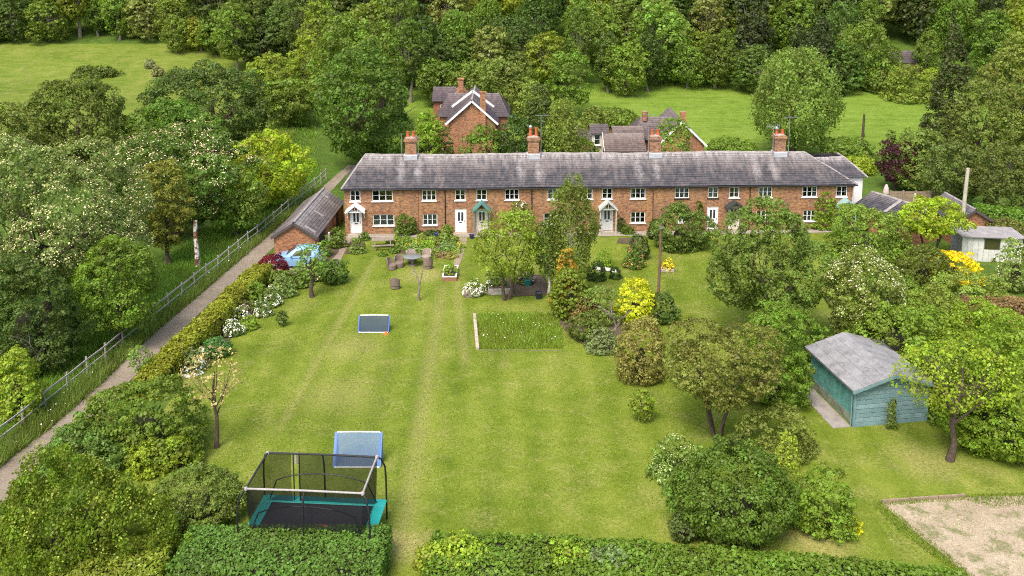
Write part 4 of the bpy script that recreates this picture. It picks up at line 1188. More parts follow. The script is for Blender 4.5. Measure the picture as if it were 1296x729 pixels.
# ------------------------------------------------------------------ football goals
def goal(label, pl_, pr_, h, deep, netm, side, face):
    w = (pr_ - pl_).length
    t = thing('football_goal', label, 'goal', (pl_ + pr_) / 2, math.atan2(pr_.y - pl_.y, pr_.x - pl_.x))
    hw = w / 2; s = face
    tubes = MB().tube([(-hw, 0, 0.02), (-hw, 0, h * .9), (-hw * .94, 0, h), (0, 0, h + .01), (hw * .94, 0, h), (hw, 0, h * .9), (hw, 0, 0.02)], .035, 8)
    tubes.build('front_frame', WHITE, t, smooth=True)
    MB().tube([(-hw, 0, .03), (-hw, s * deep, .03), (hw, s * deep, .03), (hw, 0, .03)], .03, 8).build('base_frame', WHITE, t, smooth=True)
    tx = MB(); nx, nz = 8, 6
    for i in range(nx):
        for j in range(nz):
            def P(a, b):
                x = -hw + 2 * hw * a
                y = s * deep * (1 - b) ** .8; z = .04 + (h - .04) * b ** .9
                return (x, y - s * .06 * math.sin(math.pi * a) * math.sin(math.pi * b), z - .05 * math.sin(math.pi * a) * math.sin(math.pi * b))
            tx.face([P(i / nx, j / nz), P((i + 1) / nx, j / nz), P((i + 1) / nx, (j + 1) / nz), P(i / nx, (j + 1) / nz)])
    tx.build('net', netm, t)
    for q in (-1, 1):
        m = MB(); x = q * hw
        m.prism([(0, .05), (s * deep, .05), (s * deep * .55, h * .5), (0, h)] if s > 0 else [(0, .05), (0, h), (s * deep * .55, h * .5), (s * deep, .05)], x - .07, x + .07, 'x')
        m.build('side_panel', side, t)
        MB().tube([(x, 0, .08), (x, 0, h * .88)], .06, 10).build('sleeve', side, t, smooth=True)
    return t
def netmat(name, c, a):
    t = NT(name); tb = t.new('BsdfTransparent'); mx = t.new('MixShader'); mx.inputs[0].default_value = a
    t.col(c); t.rough(.9, .1); t.lk(tb.outputs[0], mx.inputs[1]); t.lk(t.b.outputs[0], mx.inputs[2]); t.lk(mx.outputs[0], t.out.inputs[0])
    return t.m
GBLUE = plain('goal_blue', (0.035, 0.11, 0.36), 0.5, 0.15, 4)
goal('blue and white football goal with pale blue net behind the trampoline', G(427, 580), G(483, 580), 1.32, .8, netmat('pale_net', (0.16, 0.25, 0.5), .45), plain('goal_light_blue', (0.10, 0.2, 0.48), 0.5, 0.15, 4), -1)
goal('small dark blue football goal with charcoal net on the open lawn', G(456, 416), G(492.5, 416), .88, .62, netmat('charcoal_net', (0.055, 0.075, 0.095), .88), GBLUE, -1)
cn = G(488.5, 423)
tc = thing('marker_cone', 'tiny orange marker cone beside the small goal', 'cone', cn)
MB().lathe([(.12, .012), (.11, .03), (.03, .2), (.02, .21)], 12).build('cone', plain('orange_plastic', (0.7, 0.14, 0.03), .5, .1, 4), tc)
MB().box(-.14, .14, -.14, .14, 0, .015).build('base', plain('orange_plastic', (0.7, 0.14, 0.03)), tc)

# ------------------------------------------------------------------ garden furniture
WICK = plain('brown_wicker', (0.2, 0.15, 0.12), 0.8, 0.4, 14, bump=0.7)
WICKP = plain('pale_wicker', (0.33, 0.265, 0.215), 0.8, 0.35, 14, bump=0.7)
def barrel_chair(loc, rotz, label, mat, group=None):
    t = thing('wicker_chair', label, 'chair', loc, rotz, group)
    MB().lathe([(.28, .02), (.33, .06), (.34, .36), (.30, .40)], 16).build('seat', mat, t, smooth=True)
    m = MB(); n = 14; a0, a1 = math.radians(20), math.radians(160)      # curved back: thick arc
    for k in range(n):
        p0, p1 = a0 + (a1 - a0) * k / n, a0 + (a1 - a0) * (k + 1) / n
        def hz(a): return .62 + .26 * math.sin((a - a0) / (a1 - a0) * math.pi) ** .6
        P = []
        for (r, a, z) in ((.31, p0, .3), (.31, p1, .3), (.33, p1, hz(p1)), (.33, p0, hz(p0)), (.38, p0, .3), (.38, p1, .3), (.40, p1, hz(p1)), (.40, p0, hz(p0))):
            P.append((r * math.cos(a), r * math.sin(a), z))
        for q in ((3, 2, 1, 0), (4, 5, 6, 7), (2, 3, 7, 6), (0, 1, 5, 4)):
            m.face([P[i] for i in q])
        if k == 0: m.face([P[i] for i in (0, 4, 7, 3)])
        if k == n - 1: m.face([P[i] for i in (1, 2, 6, 5)])
    m.build('backrest', mat, t, smooth=True)
    for (x, y) in ((-.2, -.2), (.2, -.2), (-.2, .2), (.2, .2)):
        MB().tube([(x, y, 0), (x, y, .05)], .03, 6).build('leg', mat, t)
    return t
tc_ = G(522, 336)
pt = thing('patio_table', 'round glass patio table between the wicker chairs', 'table', tc_)
MB().lathe([(.02, .70), (.66, .70), (.68, .715), (.66, .73), (.02, .73)], 28).build('table_top', plain('smoked_glass', (0.2, 0.21, 0.2), .15, .1, 2, spec=.6), pt, smooth=True)
MB().lathe([(.3, 0), (.28, .04), (.09, .1), (.08, .62), (.25, .7)], 16).build('pedestal', WICK, pt, smooth=True)
grp = 'wicker chairs around the patio table'
for (x, y, face, mt, lab) in ((496, 341, 70, WICK, 'dark wicker chair nearest the lone chair, at the patio table'), (505.5, 338, 20, WICK, 'dark wicker chair tucked in left of the patio table'),
                              (519.5, 331, -10, WICKP, 'pale round-backed wicker chair on the flower bed side, above the table left'), (539, 330, -25, WICKP, 'pale round-backed wicker chair beside the stone edging at the table'),
                              (541.5, 339.5, 195, WICK, 'dark wicker chair on the raised bed side of the patio table')):
    barrel_chair(G(x, y), math.radians(face), lab, mt, grp)
barrel_chair(G(500.5, 365), math.radians(175), 'lone dark wicker chair standing apart on the lawn', WICK, None)
# picnic table
TIM = plain('grey_teak', (0.25, 0.205, 0.16), 0.85, 0.35, 6, bump=.4)
pc = thing('picnic_table', 'weathered timber picnic table with benches on the lawn', 'picnic table', G(484.5, 314), math.radians(8))
for i in range(5):
    MB().box(-.85, .85, -.36 + i * .148, -.225 + i * .148, .70, .74).build('plank', TIM, pc, bevel=.006)
for s in (-1, 1):
    for i in range(2):
        MB().box(-.85, .85, s * .68 - .13 + i * .135, s * .68 - .005 + i * .135, .42, .46).build('bench_plank', TIM, pc, bevel=.006)
    l = MB().bar((s * .6, -.72, 0), (s * .6, -.25, .70), .06, .09); l.bar((s * .6, .72, 0), (s * .6, .25, .70), .06, .09); l.bar((s * .6, -.8, .40), (s * .6, .8, .40), .05, .05)
    l.build('leg', TIM, pc)
# raised bed
r0_, r1_ = G(559.5, 356), G(578, 356)
rb = thing('raised_bed', 'small timber raised bed with white capped corners on the lawn', 'raised bed', r0_, 0)
bw = (r1_ - r0_).x
SLP = plain('red_sleeper', (0.26, 0.125, 0.08), .85, .25, 5, bump=.4)
for (x0, x1, y0, y1) in ((0, bw, 0, .1), (0, bw, 2.3, 2.4), (0, .1, .1, 2.3), (bw - .1, bw, .1, 2.3)):
    MB().box(x0 + .003, x1 - .003, y0 + .002, y1 - .002, 0, .3).build('plank', SLP, rb, bevel=.01)
    MB().box(x0, x1, y0, y1, .301, .335).build('cap', WHITE, rb)
MB().box(.1, bw - .1, .1, 2.3, 0, .26).build('soil', SOIL, rb)
# sleeper of the meadow square
s0, s1 = G(604.5, 443), G(600.5, 400)
sl = thing('timber_sleeper', 'pale timber sleeper edging the tall grass square', 'sleeper', s0, 0)
d_ = s1 - s0
for i in range(2):
    MB().bar(d_ * (i * .5 + .003) + Vector((0, 0, .1)), d_ * (i * .5 + .497) + Vector((0, 0, .1)), .2, .2).build('beam', plain('pale_sleeper', (0.44, 0.36, 0.29), .85, .3, 4, bump=.4), sl, bevel=.012)
s2 = G(712, 443.5)
sl = thing('timber_board', 'thin timber board along the camera side of tall grass square', 'board', s0, 0)
d2 = s2 - s0
for i in range(4):
    MB().bar(d2 * (i * .25 + .002) + Vector((0, -.12, .04)), d2 * (i * .25 + .248) + Vector((0, -.12, .04)), .04, .06).build('plank', plain('grey_board', (0.17, 0.175, 0.07), .85, .3, 4), sl)
# flower cart with stone trough
fc = thing('flower_cart', 'small garden cart overflowing with white flowers', 'cart', G(588, 377), math.radians(8))
STN = plain('lichen_stone', (0.33, 0.3, 0.26), .9, .35, 4, bump=.5)
MB().box(0, 1.1, 0, .6, .25, .55).build('tub', TIM, fc, bevel=.02)
for x in (.2, .85):
    wl_ = MB().lathe([(.2, -.03), (.24, -.03), (.24, .03), (.2, .03)], 16).build('wheel', BARKG, fc); wl_.rotation_euler = (math.pi / 2, 0, 0); wl_.location = (x, -.06, .24)
    MB().lathe([(.05, -.05), (.05, .05)], 8).build('hub', BARK, wl_)
MB().bar((1.1, .1, .45), (1.75, .1, .12), .05).bar((1.1, .5, .45), (1.75, .5, .12), .05).build('handle', TIM, fc)
tg = thing('stone_trough', 'dark stone trough in the shade under the fruit tree', 'trough', G(618, 374), math.radians(4))
MB().box(0, 1.7, 0, .5, 0, .45).build('trough', STN, tg, bevel=.03)
MB().box(.08, 1.62, .08, .42, .4, .462).build('soil', SOIL, tg)
for (x, y, r, c, lb, nm) in ((682, 378, .27, (0.02, 0.03, 0.06), 'dark blue glazed pot beneath the birch', 'plant_pot'), (668, 362, .3, (0.03, 0.2, 0.18), 'teal glazed pot behind the birch trunk', 'plant_pot'),
                             (424.5, 301, .22, (0.03, 0.03, 0.035), 'black tub beside the white porch', 'plant_pot'), (552, 300.5, .2, (0.03, 0.07, 0.2), 'blue pot against the brick wall', 'plant_pot'), (597, 302, .2, (0.04, 0.03, 0.12), 'purple pot beside the teal porch', 'plant_pot')):
    t = thing(nm, lb, 'pot', G(x, y))
    mt = plain('glaze_' + lb.split()[1] + lb.split()[0], c, .25, .2, 3, spec=.5)
    MB().lathe([(r * .7, 0), (r, r * 1.5), (r * 1.08, r * 1.6), (r * 1.08, r * 1.75), (r * .9, r * 1.75), (r * .88, r * 1.5)], 16).build('pot', mt, t, smooth=True)
    MB().lathe([(r * .86, r * 1.45), (r * .5, r * 1.55)], 12).build('soil', SOIL, t)
# stone ornaments by the path
for (x, y, lb) in ((417, 311, 'pale stone figure by the garage path'),):
    t = thing('garden_statue', lb, 'statue', G(x, y))
    MB().lathe([(.2, 0), (.2, .2), (.15, .22), (.15, .3)], 12).build('plinth', STN, t)
    MB().lathe([(.1, .3), (.15, .45), (.12, .7), (.07, .85), (.1, .95), (.09, 1.08), (.02, 1.14)], 12).build('figure', plain('pale_stone', (0.5, 0.46, 0.4), .9, .2, 5), t, smooth=True)
# folded parasol and panel fence at right
q = G(1121, 250)
ps = thing('folded_parasol', 'folded pinkish parasol beside the outhouse roof', 'parasol', q)
hp = at_y(1121, 233, q.y).z
MB().tube([(0, 0, 0), (0, 0, hp)], .03, 8).build('pole', BARKG, ps)
MB().lathe([(.28, hp * .3), (.3, hp * .4), (.22, hp * .7), (.1, hp * .95), (.02, hp)], 10).build('canopy', plain('parasol_cloth', (0.55, 0.42, 0.4), .9, .12, 5), ps, smooth=True)
MB().lathe([(.3, 0), (.3, .08), (.06, .12)], 12).build('base', STN, ps)
a, b = G(1126, 262), G(1206, 262)
pf = thing('panel_fence', 'brown slatted panel fence beyond the outhouse', 'fence', a, math.atan2(b.y - a.y, b.x - a.x))
L_ = (b - a).length; nn = 5
for i in range(nn + 1):
    MB().box(i * L_ / nn - .06, i * L_ / nn + .06, -.06, .06, 0, 1.55).build('post', TIM, pf)
for i in range(nn):
    for k in range(6):
        MB().box(i * L_ / nn + .065, (i + 1) * L_ / nn - .065, -.015, .02, .12 + k * .225, .32 + k * .225).build('slat', PLANK, pf)

# ------------------------------------------------------------------ vegetation
def unit(a):
    return a / np.maximum(np.linalg.norm(a, axis=1, keepdims=True), 1e-9)
def leaf_obj(name, P, N, size, rng, parent, color, mat=None, aspect=0.78, tone=None, kind=None):
    n = len(P)
    N = unit(N)
    T = rng.normal(size=(n, 3)); T -= (T * N).sum(1, keepdims=True) * N; T = unit(T)
    Bn = np.cross(N, T)
    L = (size * np.clip(rng.lognormal(-.05, .35, n), .4, 1.9))[:, None]
    W = L * aspect * rng.uniform(0.8, 1.2, n)[:, None]
    fold = L * 0.12
    V = np.empty((n, 4, 3), np.float32)
    V[:, 0] = P - T * L / 2
    V[:, 1] = P + Bn * W / 2 + N * fold
    V[:, 2] = P + T * L / 2 - N * fold * 0.6
    V[:, 3] = P - Bn * W / 2 + N * fold
    me = bpy.data.meshes.new(name)
    me.vertices.add(4 * n); me.vertices.foreach_set('co', V.ravel())
    me.loops.add(4 * n); me.loops.foreach_set('vertex_index', np.arange(4 * n, dtype=np.int32))
    me.polygons.add(n); me.polygons.foreach_set('loop_start', np.arange(0, 4 * n, 4, dtype=np.int32)); me.polygons.foreach_set('loop_total', np.full(n, 4, np.int32))
    if tone is None: tone = rng.uniform(0, 1, n)
    at = me.attributes.new('tone', 'FLOAT', 'FACE'); at.data.foreach_set('value', tone.astype(np.float32))
    me.update(calc_edges=True)
    me.materials.append(mat or LEAF)
    o = link_mesh(name, me, parent)
    if (mat or LEAF) is LEAF and color[1] > color[0] * .8:
        q = 1.12 if color[1] > color[0] * 1.25 else .95
        color = (color[0] * q, color[1] * 1.06, color[2] * .78)      # sappy May greens
    o.color = (*color, 1)
    if kind: o['kind'] = kind
    return o

def sphere_pts(rng, n):
    return unit(rng.normal(size=(n, 3)))

def crown_clumps(rng, shape, rx, ry, h, z0, cr):
    """clump centres and outward directions for a crown of half-widths rx, ry between z0 and z0+h"""
    C, O, TN = [], [], []
    if shape in ('round', 'oval', 'spread', 'weep'):
        m = {'round': 16, 'oval': 18, 'spread': 17, 'weep': 16}[shape]
        zc = z0 + h * (0.5 if shape != 'spread' else 0.45)
        lobes = [(np.array([0, 0, zc]), np.array([rx * .66, ry * .66, h * .38]))]
        d = sphere_pts(rng, 60)
        pick = []
        for q in d:                      # well spread lobe directions
            if all(np.dot(q, p) < 0.72 for p in pick): pick.append(q)
            if len(pick) >= m: break
        for q in pick:
            s = rng.uniform(.28, .48)
            k = (1 - s) * rng.uniform(.74, 1.12)
            c = np.array([q[0] * rx * k, q[1] * ry * k, zc + q[2] * h * .5 * k])
            lobes.append((c, np.array([rx * s, ry * s, min(h * .5 * s * 1.05, rx * s * 1.15)])))
        for li, (c, r) in enumerate(lobes):
            area = 4 * math.pi * (((r[0] * r[1]) ** 1.6 + (r[0] * r[2]) ** 1.6 + (r[1] * r[2]) ** 1.6) / 3) ** (1 / 1.6)
            n = max(6, int(area / (cr * cr * 1.75)))
            gi = np.arange(n) + .5; zz = 1 - 2 * gi / n; aa = gi * 2.399963 + rng.uniform(0, 6)
            d = unit(np.stack([np.sqrt(1 - zz * zz) * np.cos(aa), np.sqrt(1 - zz * zz) * np.sin(aa), zz], 1) + rng.normal(0, .12, (n, 3)))
            p = c + d * r * rng.uniform(.82, 1.04, (n, 1))
            keep = np.ones(n, bool)
            for lj, (c2, r2) in enumerate(lobes):
                if lj != li: keep &= (((p - c2) / r2) ** 2).sum(1) > .62
            keep &= rng.uniform(size=n) > .07
            C.append(p[keep]); O.append(d[keep]); TN.append(np.full(keep.sum(), rng.normal(0, .1)))
    elif shape in ('dome', 'ball', 'beehive', 'mound'):
        zc = z0 + (h * .42 if shape != 'mound' else h * .2)
        n = int(2 * math.pi * max(rx, ry) * (max(rx, ry) + h) / (cr * cr * 1.9)) + 8
        n = int(n * 1.25)
        gi = np.arange(n) + .5                                 # even golden-angle cover
        zz = 1 - 2 * gi / n; aa = gi * 2.399963 + rng.uniform(0, 6)
        d = unit(np.stack([np.sqrt(1 - zz * zz) * np.cos(aa), np.sqrt(1 - zz * zz) * np.sin(aa), zz], 1) + rng.normal(0, .06, (n, 3)))
        p = d.copy()
        ph = rng.uniform(0, 6.28, 3)
        bump = 1 + (.13 if shape in ('dome', 'mound') else .04) * (np.sin(d[:, 0] * 4.3 + ph[0]) + np.sin(d[:, 1] * 4.7 + ph[1]) + np.sin(d[:, 2] * 5 + ph[2])) + rng.normal(0, .04, n)
        up, dn = z0 + h - zc, zc - z0
        shoot = rng.uniform(size=n) < (.12 if shape in ('dome', 'mound') else .03)
        bump = np.where(shoot, bump * rng.uniform(1.04, 1.2, n), bump)
        e = 0.82 if shape == 'beehive' else 1.0
        p[:, 0] = np.sign(d[:, 0]) * rx * bump * np.abs(d[:, 0]) ** e
        p[:, 1] = d[:, 1] * ry * bump
        p[:, 2] = zc + np.where(d[:, 2] > 0, d[:, 2] * up * bump, d[:, 2] * dn * 1.02)
        if shape in ('beehive', 'mound', 'dome'):           # fuller towards the ground
            low = d[:, 2] < 0
            k = 1 / np.maximum(.55, np.sqrt(1 - np.clip(d[:, 2], -1, 0) ** 2))
            p[low, 0] *= np.minimum(k[low], 1.35); p[low, 1] *= np.minimum(k[low], 1.35)
        C.append(p); O.append(d); TN.append(.08 * np.sin(d[:, 0] * 6 + ph[1]) * np.sin(d[:, 2] * 5 + ph[0]))
    elif shape in ('cone', 'column'):
        n = int(math.pi * max(rx, ry) * math.hypot(rx, h) / (cr * cr * .8)) + 10
        t = 1 - np.sqrt(rng.uniform(0, 1, n)) if shape == 'cone' else rng.uniform(0, 1, n)
        a = rng.uniform(0, 2 * math.pi, n)
        rr = (1 - t) ** (.85 if shape == 'cone' else .35) * (1 + .16 * np.sin(a * 3 + t * 23)) * rng.uniform(.72, 1.06, n)
        p = np.stack([np.cos(a) * rx * rr, np.sin(a) * ry * rr, z0 + h * t], 1)
        C.append(p); O.append(unit(np.stack([np.cos(a), np.sin(a), np.full(n, .45)], 1))); TN.append(np.zeros(n))
    return np.concatenate(C), np.concatenate(O), np.concatenate(TN)

def fill_clumps(rng, C, O, TN, cr, k, shape, flat=.75, droop=0.0):
    """leaf positions, normals and tones round every clump"""
    n = len(C)
    idx = np.repeat(np.arange(n), k)
    d = unit(rng.normal(size=(n * k, 3)) + O[idx] * .75 + np.array([0, 0, .45]))
    r = cr * rng.uniform(.65, 1.1, n)[idx]
    P = C[idx] + d * (r * rng.uniform(.55, 1.12, n * k))[:, None] * np.array([1, 1, flat])
    N = d + rng.normal(size=(n * k, 3)) * .5 + np.array([0, 0, .25])
    if droop:
        u = rng.uniform(0, 1, n * k) ** 1.3
        P[:, 2] -= u * droop * rng.uniform(.5, 1.3, n)[idx]
        P[:, :2] += rng.normal(0, .04 * droop, (n * k, 2))
        N = d * np.array([1, 1, .2]) + rng.normal(size=(n * k, 3)) * .45
    tone = np.clip(.5 + TN[idx] + rng.normal(0, .14, n)[idx] + rng.normal(0, .17, n * k), 0, 1)
    return P, N, tone

def trunk_mesh(rng, h, crown_z, rx, ry, ch, r, lean=(0, 0), limbs=6, stems_or_core=1):
    m = MB()
    tips = []
    for s in range(stems_or_core):
        a = s * 2 * math.pi / max(1, stems_or_core) + rng.uniform(0, 1)
        ox, oy = (math.cos(a) * r * 1.1, math.sin(a) * r * 1.1) if stems_or_core > 1 else (0, 0)
        sp = .35 * rx if stems_or_core > 1 else 0
        pts, rad = [], []
        for k in range(6):
            t = k / 5
            pts.append((ox + lean[0] * t + math.cos(a) * sp * t + rng.normal(0, .012 * h), oy + lean[1] * t + math.sin(a) * sp * t + rng.normal(0, .012 * h), (crown_z + ch * .55) * t))
            rad.append(r * (1.25 if k == 0 else 1) * (1 - .72 * t) / (1 if stems_or_core == 1 else stems_or_core ** .4))
        pts[0] = (ox, oy, -.05)
        m.tube(pts, rad, 9)
        base = pts
        for l in range(max(2, limbs // stems_or_core)):
            t = rng.uniform(.38, .85)
            i = min(4, int(t * 5)); f = t * 5 - i
            p = Vector(base[i]).lerp(Vector(base[i + 1]), f)
            b = a + l * 2.4 + rng.uniform(-.4, .4)
            e = Vector((p.x + math.cos(b) * rx * .62, p.y + math.sin(b) * ry * .62, crown_z + ch * rng.uniform(.35, .8)))
            mid = p.lerp(e, .5) + Vector((0, 0, -.05 * ch))
            rr = rad[i] * .5
            m.tube([p, mid, e], [rr, rr * .62, rr * .2], 6)
            for q in range(2):
                e2 = mid + Vector((rng.normal(0, .25 * rx), rng.normal(0, .25 * ry), ch * .22))
                m.tube([mid, e2], [rr * .45, rr * .12], 5)
    return m

def plant(name, label, cat, px, top, base, width, color, shape='round', leaf=None, lpx=3.0, dens=1.0, clear=0.0, depth=None, seed=1, group=None, bark=None, limbs=6,
          blossom=None, droop=0.0, lean=(0, 0), stems_or_core=1, loc=None, trunk_r=None, cl=None, core=True, mat=None):
    """a tree or shrub sized from its outline in the photograph: centre column px, top row, row where it meets the ground, width in pixels"""
    rng = np.random.default_rng(seed)
    p = G(px, base) if loc is None else Vector(loc)
    s = ppm(p)
    rx = width / s / 2
    ry = rx * (depth or 0.9)
    # top of the crown sits roughly over the middle of the plant
    H = max(.2, at_y(px, top, p.y + (ry * .8 if clear == 0 else ry * .15)).z - p.z)
    if clear == 0: p = Vector((p.x, p.y + ry * .75, float(hgt(p.y + ry * .75))))
    leaf = leaf or lpx * .83 / s
    cr = cl or max(leaf * 1.5, min(rx * .26, leaf * rng.uniform(2.6, 4.2)))
    z0 = H * clear
    ch = H - z0
    t = thing(name, label, cat, p, 0, group)
    C, O, TN = crown_clumps(rng, shape, max(rx - cr * .4, rx * .6), max(ry - cr * .4, ry * .6), max(ch - cr * .45, ch * .7), z0 + cr * .2, cr)
    # the side turned away from the gardens needs fewer leaves
    away = (O[:, 1] > .35) & (O[:, 2] < .55) & (rng.uniform(size=len(C)) < .6)
    C, O, TN = C[~away], O[~away], TN[~away]
    k = max(6, int(dens * 6.0 * (cr / leaf) ** 2))
    P, N, tone = fill_clumps(rng, C, O, TN, cr, k, shape, flat=rng.uniform(.5, .9), droop=droop)
    P[:, 2] = np.maximum(P[:, 2], .03)
    leaf_obj('crown' if clear > 0 else 'foliage', P, N, leaf, rng, t, color, mat, tone=tone)
    if blossom:
        bc, frac, bs = blossom
        ns = np.sin(C[:, 0] * 1.7 / max(.4, rx * .25) + 1) * np.sin(C[:, 1] * 1.3 / max(.4, rx * .25)) + np.sin(C[:, 2] * 1.9 / max(.4, rx * .25))
        sel = (rng.uniform(size=len(C)) < frac * (1 + .55 * ns)) & (O[:, 2] > -.3)
        Cb, Ob = C[sel], O[sel]
        kb = 15
        idx = np.repeat(np.arange(len(Cb)), kb)
        d = unit(rng.normal(size=(len(idx), 3)) + Ob[idx] * 1.4 + np.array([0, 0, .8]))
        Pb = Cb[idx] + d * cr * rng.uniform(.95, 1.15, (len(idx), 1))
        leaf_obj('blossom', Pb, d + np.array([0, 0, .6]), leaf * bs * .42, rng, t, bc, PETAL, .8)
    r = trunk_r or max(.03, rx * .07)
    if clear > 0:
        tm = trunk_mesh(rng, H, z0, rx, ry, ch, r, lean, limbs, stems_or_core)
        tm.build('trunk', bark or BARK, t, smooth=True)
    elif core:
        # dark solid added inside the shrub to block light, in place of inner wood
        m = MB()
        prof = [(.75, .0), (.8, .25), (.72, .5), (.5, .72), (.12, .82)]
        if shape in ('cone',): prof = [(.7, 0), (.5, .3), (.25, .6), (.04, .85)]
        m.lathe([(1.0 * a, b) for a, b in prof], 10)
        o = m.build('stems_or_core', DARK_CORE, t)
        o.scale = (max(.05, rx - cr * 1.2) * .58, max(.05, ry - cr * 1.2) * .58, H * .66)
    return t

def hedge(name, label, cat, pts, width, height, color, leaf, seed=1, top_color=None, dens=1.0, rough=.06, group=None, ends=True):
    """clipped hedge along ground points; each run is a box with leafy skin"""
    rng = np.random.default_rng(seed)
    pts = [Vector(p) for p in pts]
    o0 = pts[0].copy()
    t = thing(name, label, cat, o0, 0, group)
    P, N = [], []
    core = MB()
    if not hasattr(height, '__len__'): height = [height] * len(pts)
    for i in range(len(pts) - 1):
        a, b = pts[i] - o0, pts[i + 1] - o0
        d = b - a; L = Vector((d.x, d.y, 0)).length; d = Vector((d.x, d.y, 0)) / L; n = Vector((-d.y, d.x, 0))
        h0, h1 = height[i], height[i + 1]
        A_ = np.array(a); D_ = np.array(d); N_ = np.array(n)
        cov = dens * 2.9 / (leaf * leaf * .6)
        k = int(L * width * cov)                          # top
        u, v = rng.uniform(0, 1, k), rng.uniform(-.5, .5, k)
        z = h0 + (h1 - h0) * u - (np.abs(v) * 2) ** 5 * .10 * min(1, height[0])
        P.append(A_ + D_ * (u * L)[:, None] + N_ * (v * width)[:, None] + np.stack([np.zeros(k), np.zeros(k), z], 1)); N.append(np.tile([0, 0, 1.0], (k, 1)))
        for s in (-1, 1):
            k = int(L * max(h0, h1) * cov)
            u, w = rng.uniform(0, 1, k), rng.uniform(0, 1, k)
            z = (h0 + (h1 - h0) * u) * w
            P.append(A_ + D_ * (u * L)[:, None] + N_ * (s * width / 2 * (1 - .08 * (w > .9)))[:, None] + np.stack([np.zeros(k), np.zeros(k), z], 1)); N.append(np.tile(N_ * s + np.array([0, 0, .3]), (k, 1)))
        for e, q, hh in ((-1, 0.0, h0), (1, L, h1)):
            if not ((e == -1 and i == 0) or (e == 1 and i == len(pts) - 2)): continue
            k = int(width * hh * cov)
            v, w = rng.uniform(-.5, .5, k), rng.uniform(0, 1, k)
            P.append(A_ + D_ * q + N_ * (v * width)[:, None] + np.stack([np.zeros(k), np.zeros(k), hh * w], 1)); N.append(np.tile(D_ * e + np.array([0, 0, .2]), (k, 1)))
        M = Matrix(((d.x, n.x, 0, a.x), (d.y, n.y, 0, a.y), (0, 0, 1, 0), (0, 0, 0, 1)))
        c = MB(); iw = width / 2 - leaf * 1.2
        core.box(leaf, L - leaf, -iw, iw, 0.02 + i * .003, min(h0, h1) - leaf * 1.3, M)
    P, N = np.concatenate(P), np.concatenate(N)
    ph = rng.uniform(0, 6, 6)
    wobb = np.sin(P[:, 0] * 1.9 + ph[0]) * np.sin(P[:, 1] * 2.1 + ph[1]) + .6 * np.sin(P[:, 0] * 4.7 + P[:, 2] * 3 + ph[2]) + .6 * np.sin(P[:, 1] * 5.1 + P[:, 2] * 2.5 + ph[3])
    P = P + N * (wobb * rough)[:, None] + rng.normal(0, leaf * .38, P.shape)
    P[:, 2] = np.maximum(P[:, 2], .02)
    patch = np.sin(P[:, 0] * 1.1 + ph[4]) * np.sin(P[:, 1] * 1.3 + P[:, 2] + ph[5])
    tone = np.clip(.5 + .14 * patch + rng.normal(0, .2, len(P)), 0, 1)
    leaf_obj('foliage', P, N + rng.normal(0, .5, P.shape), leaf, rng, t, color, tone=tone)
    core.build('stems_or_core', DARK_CORE, t)  # dark boxes added inside the hedge to stop light passing through
    return t

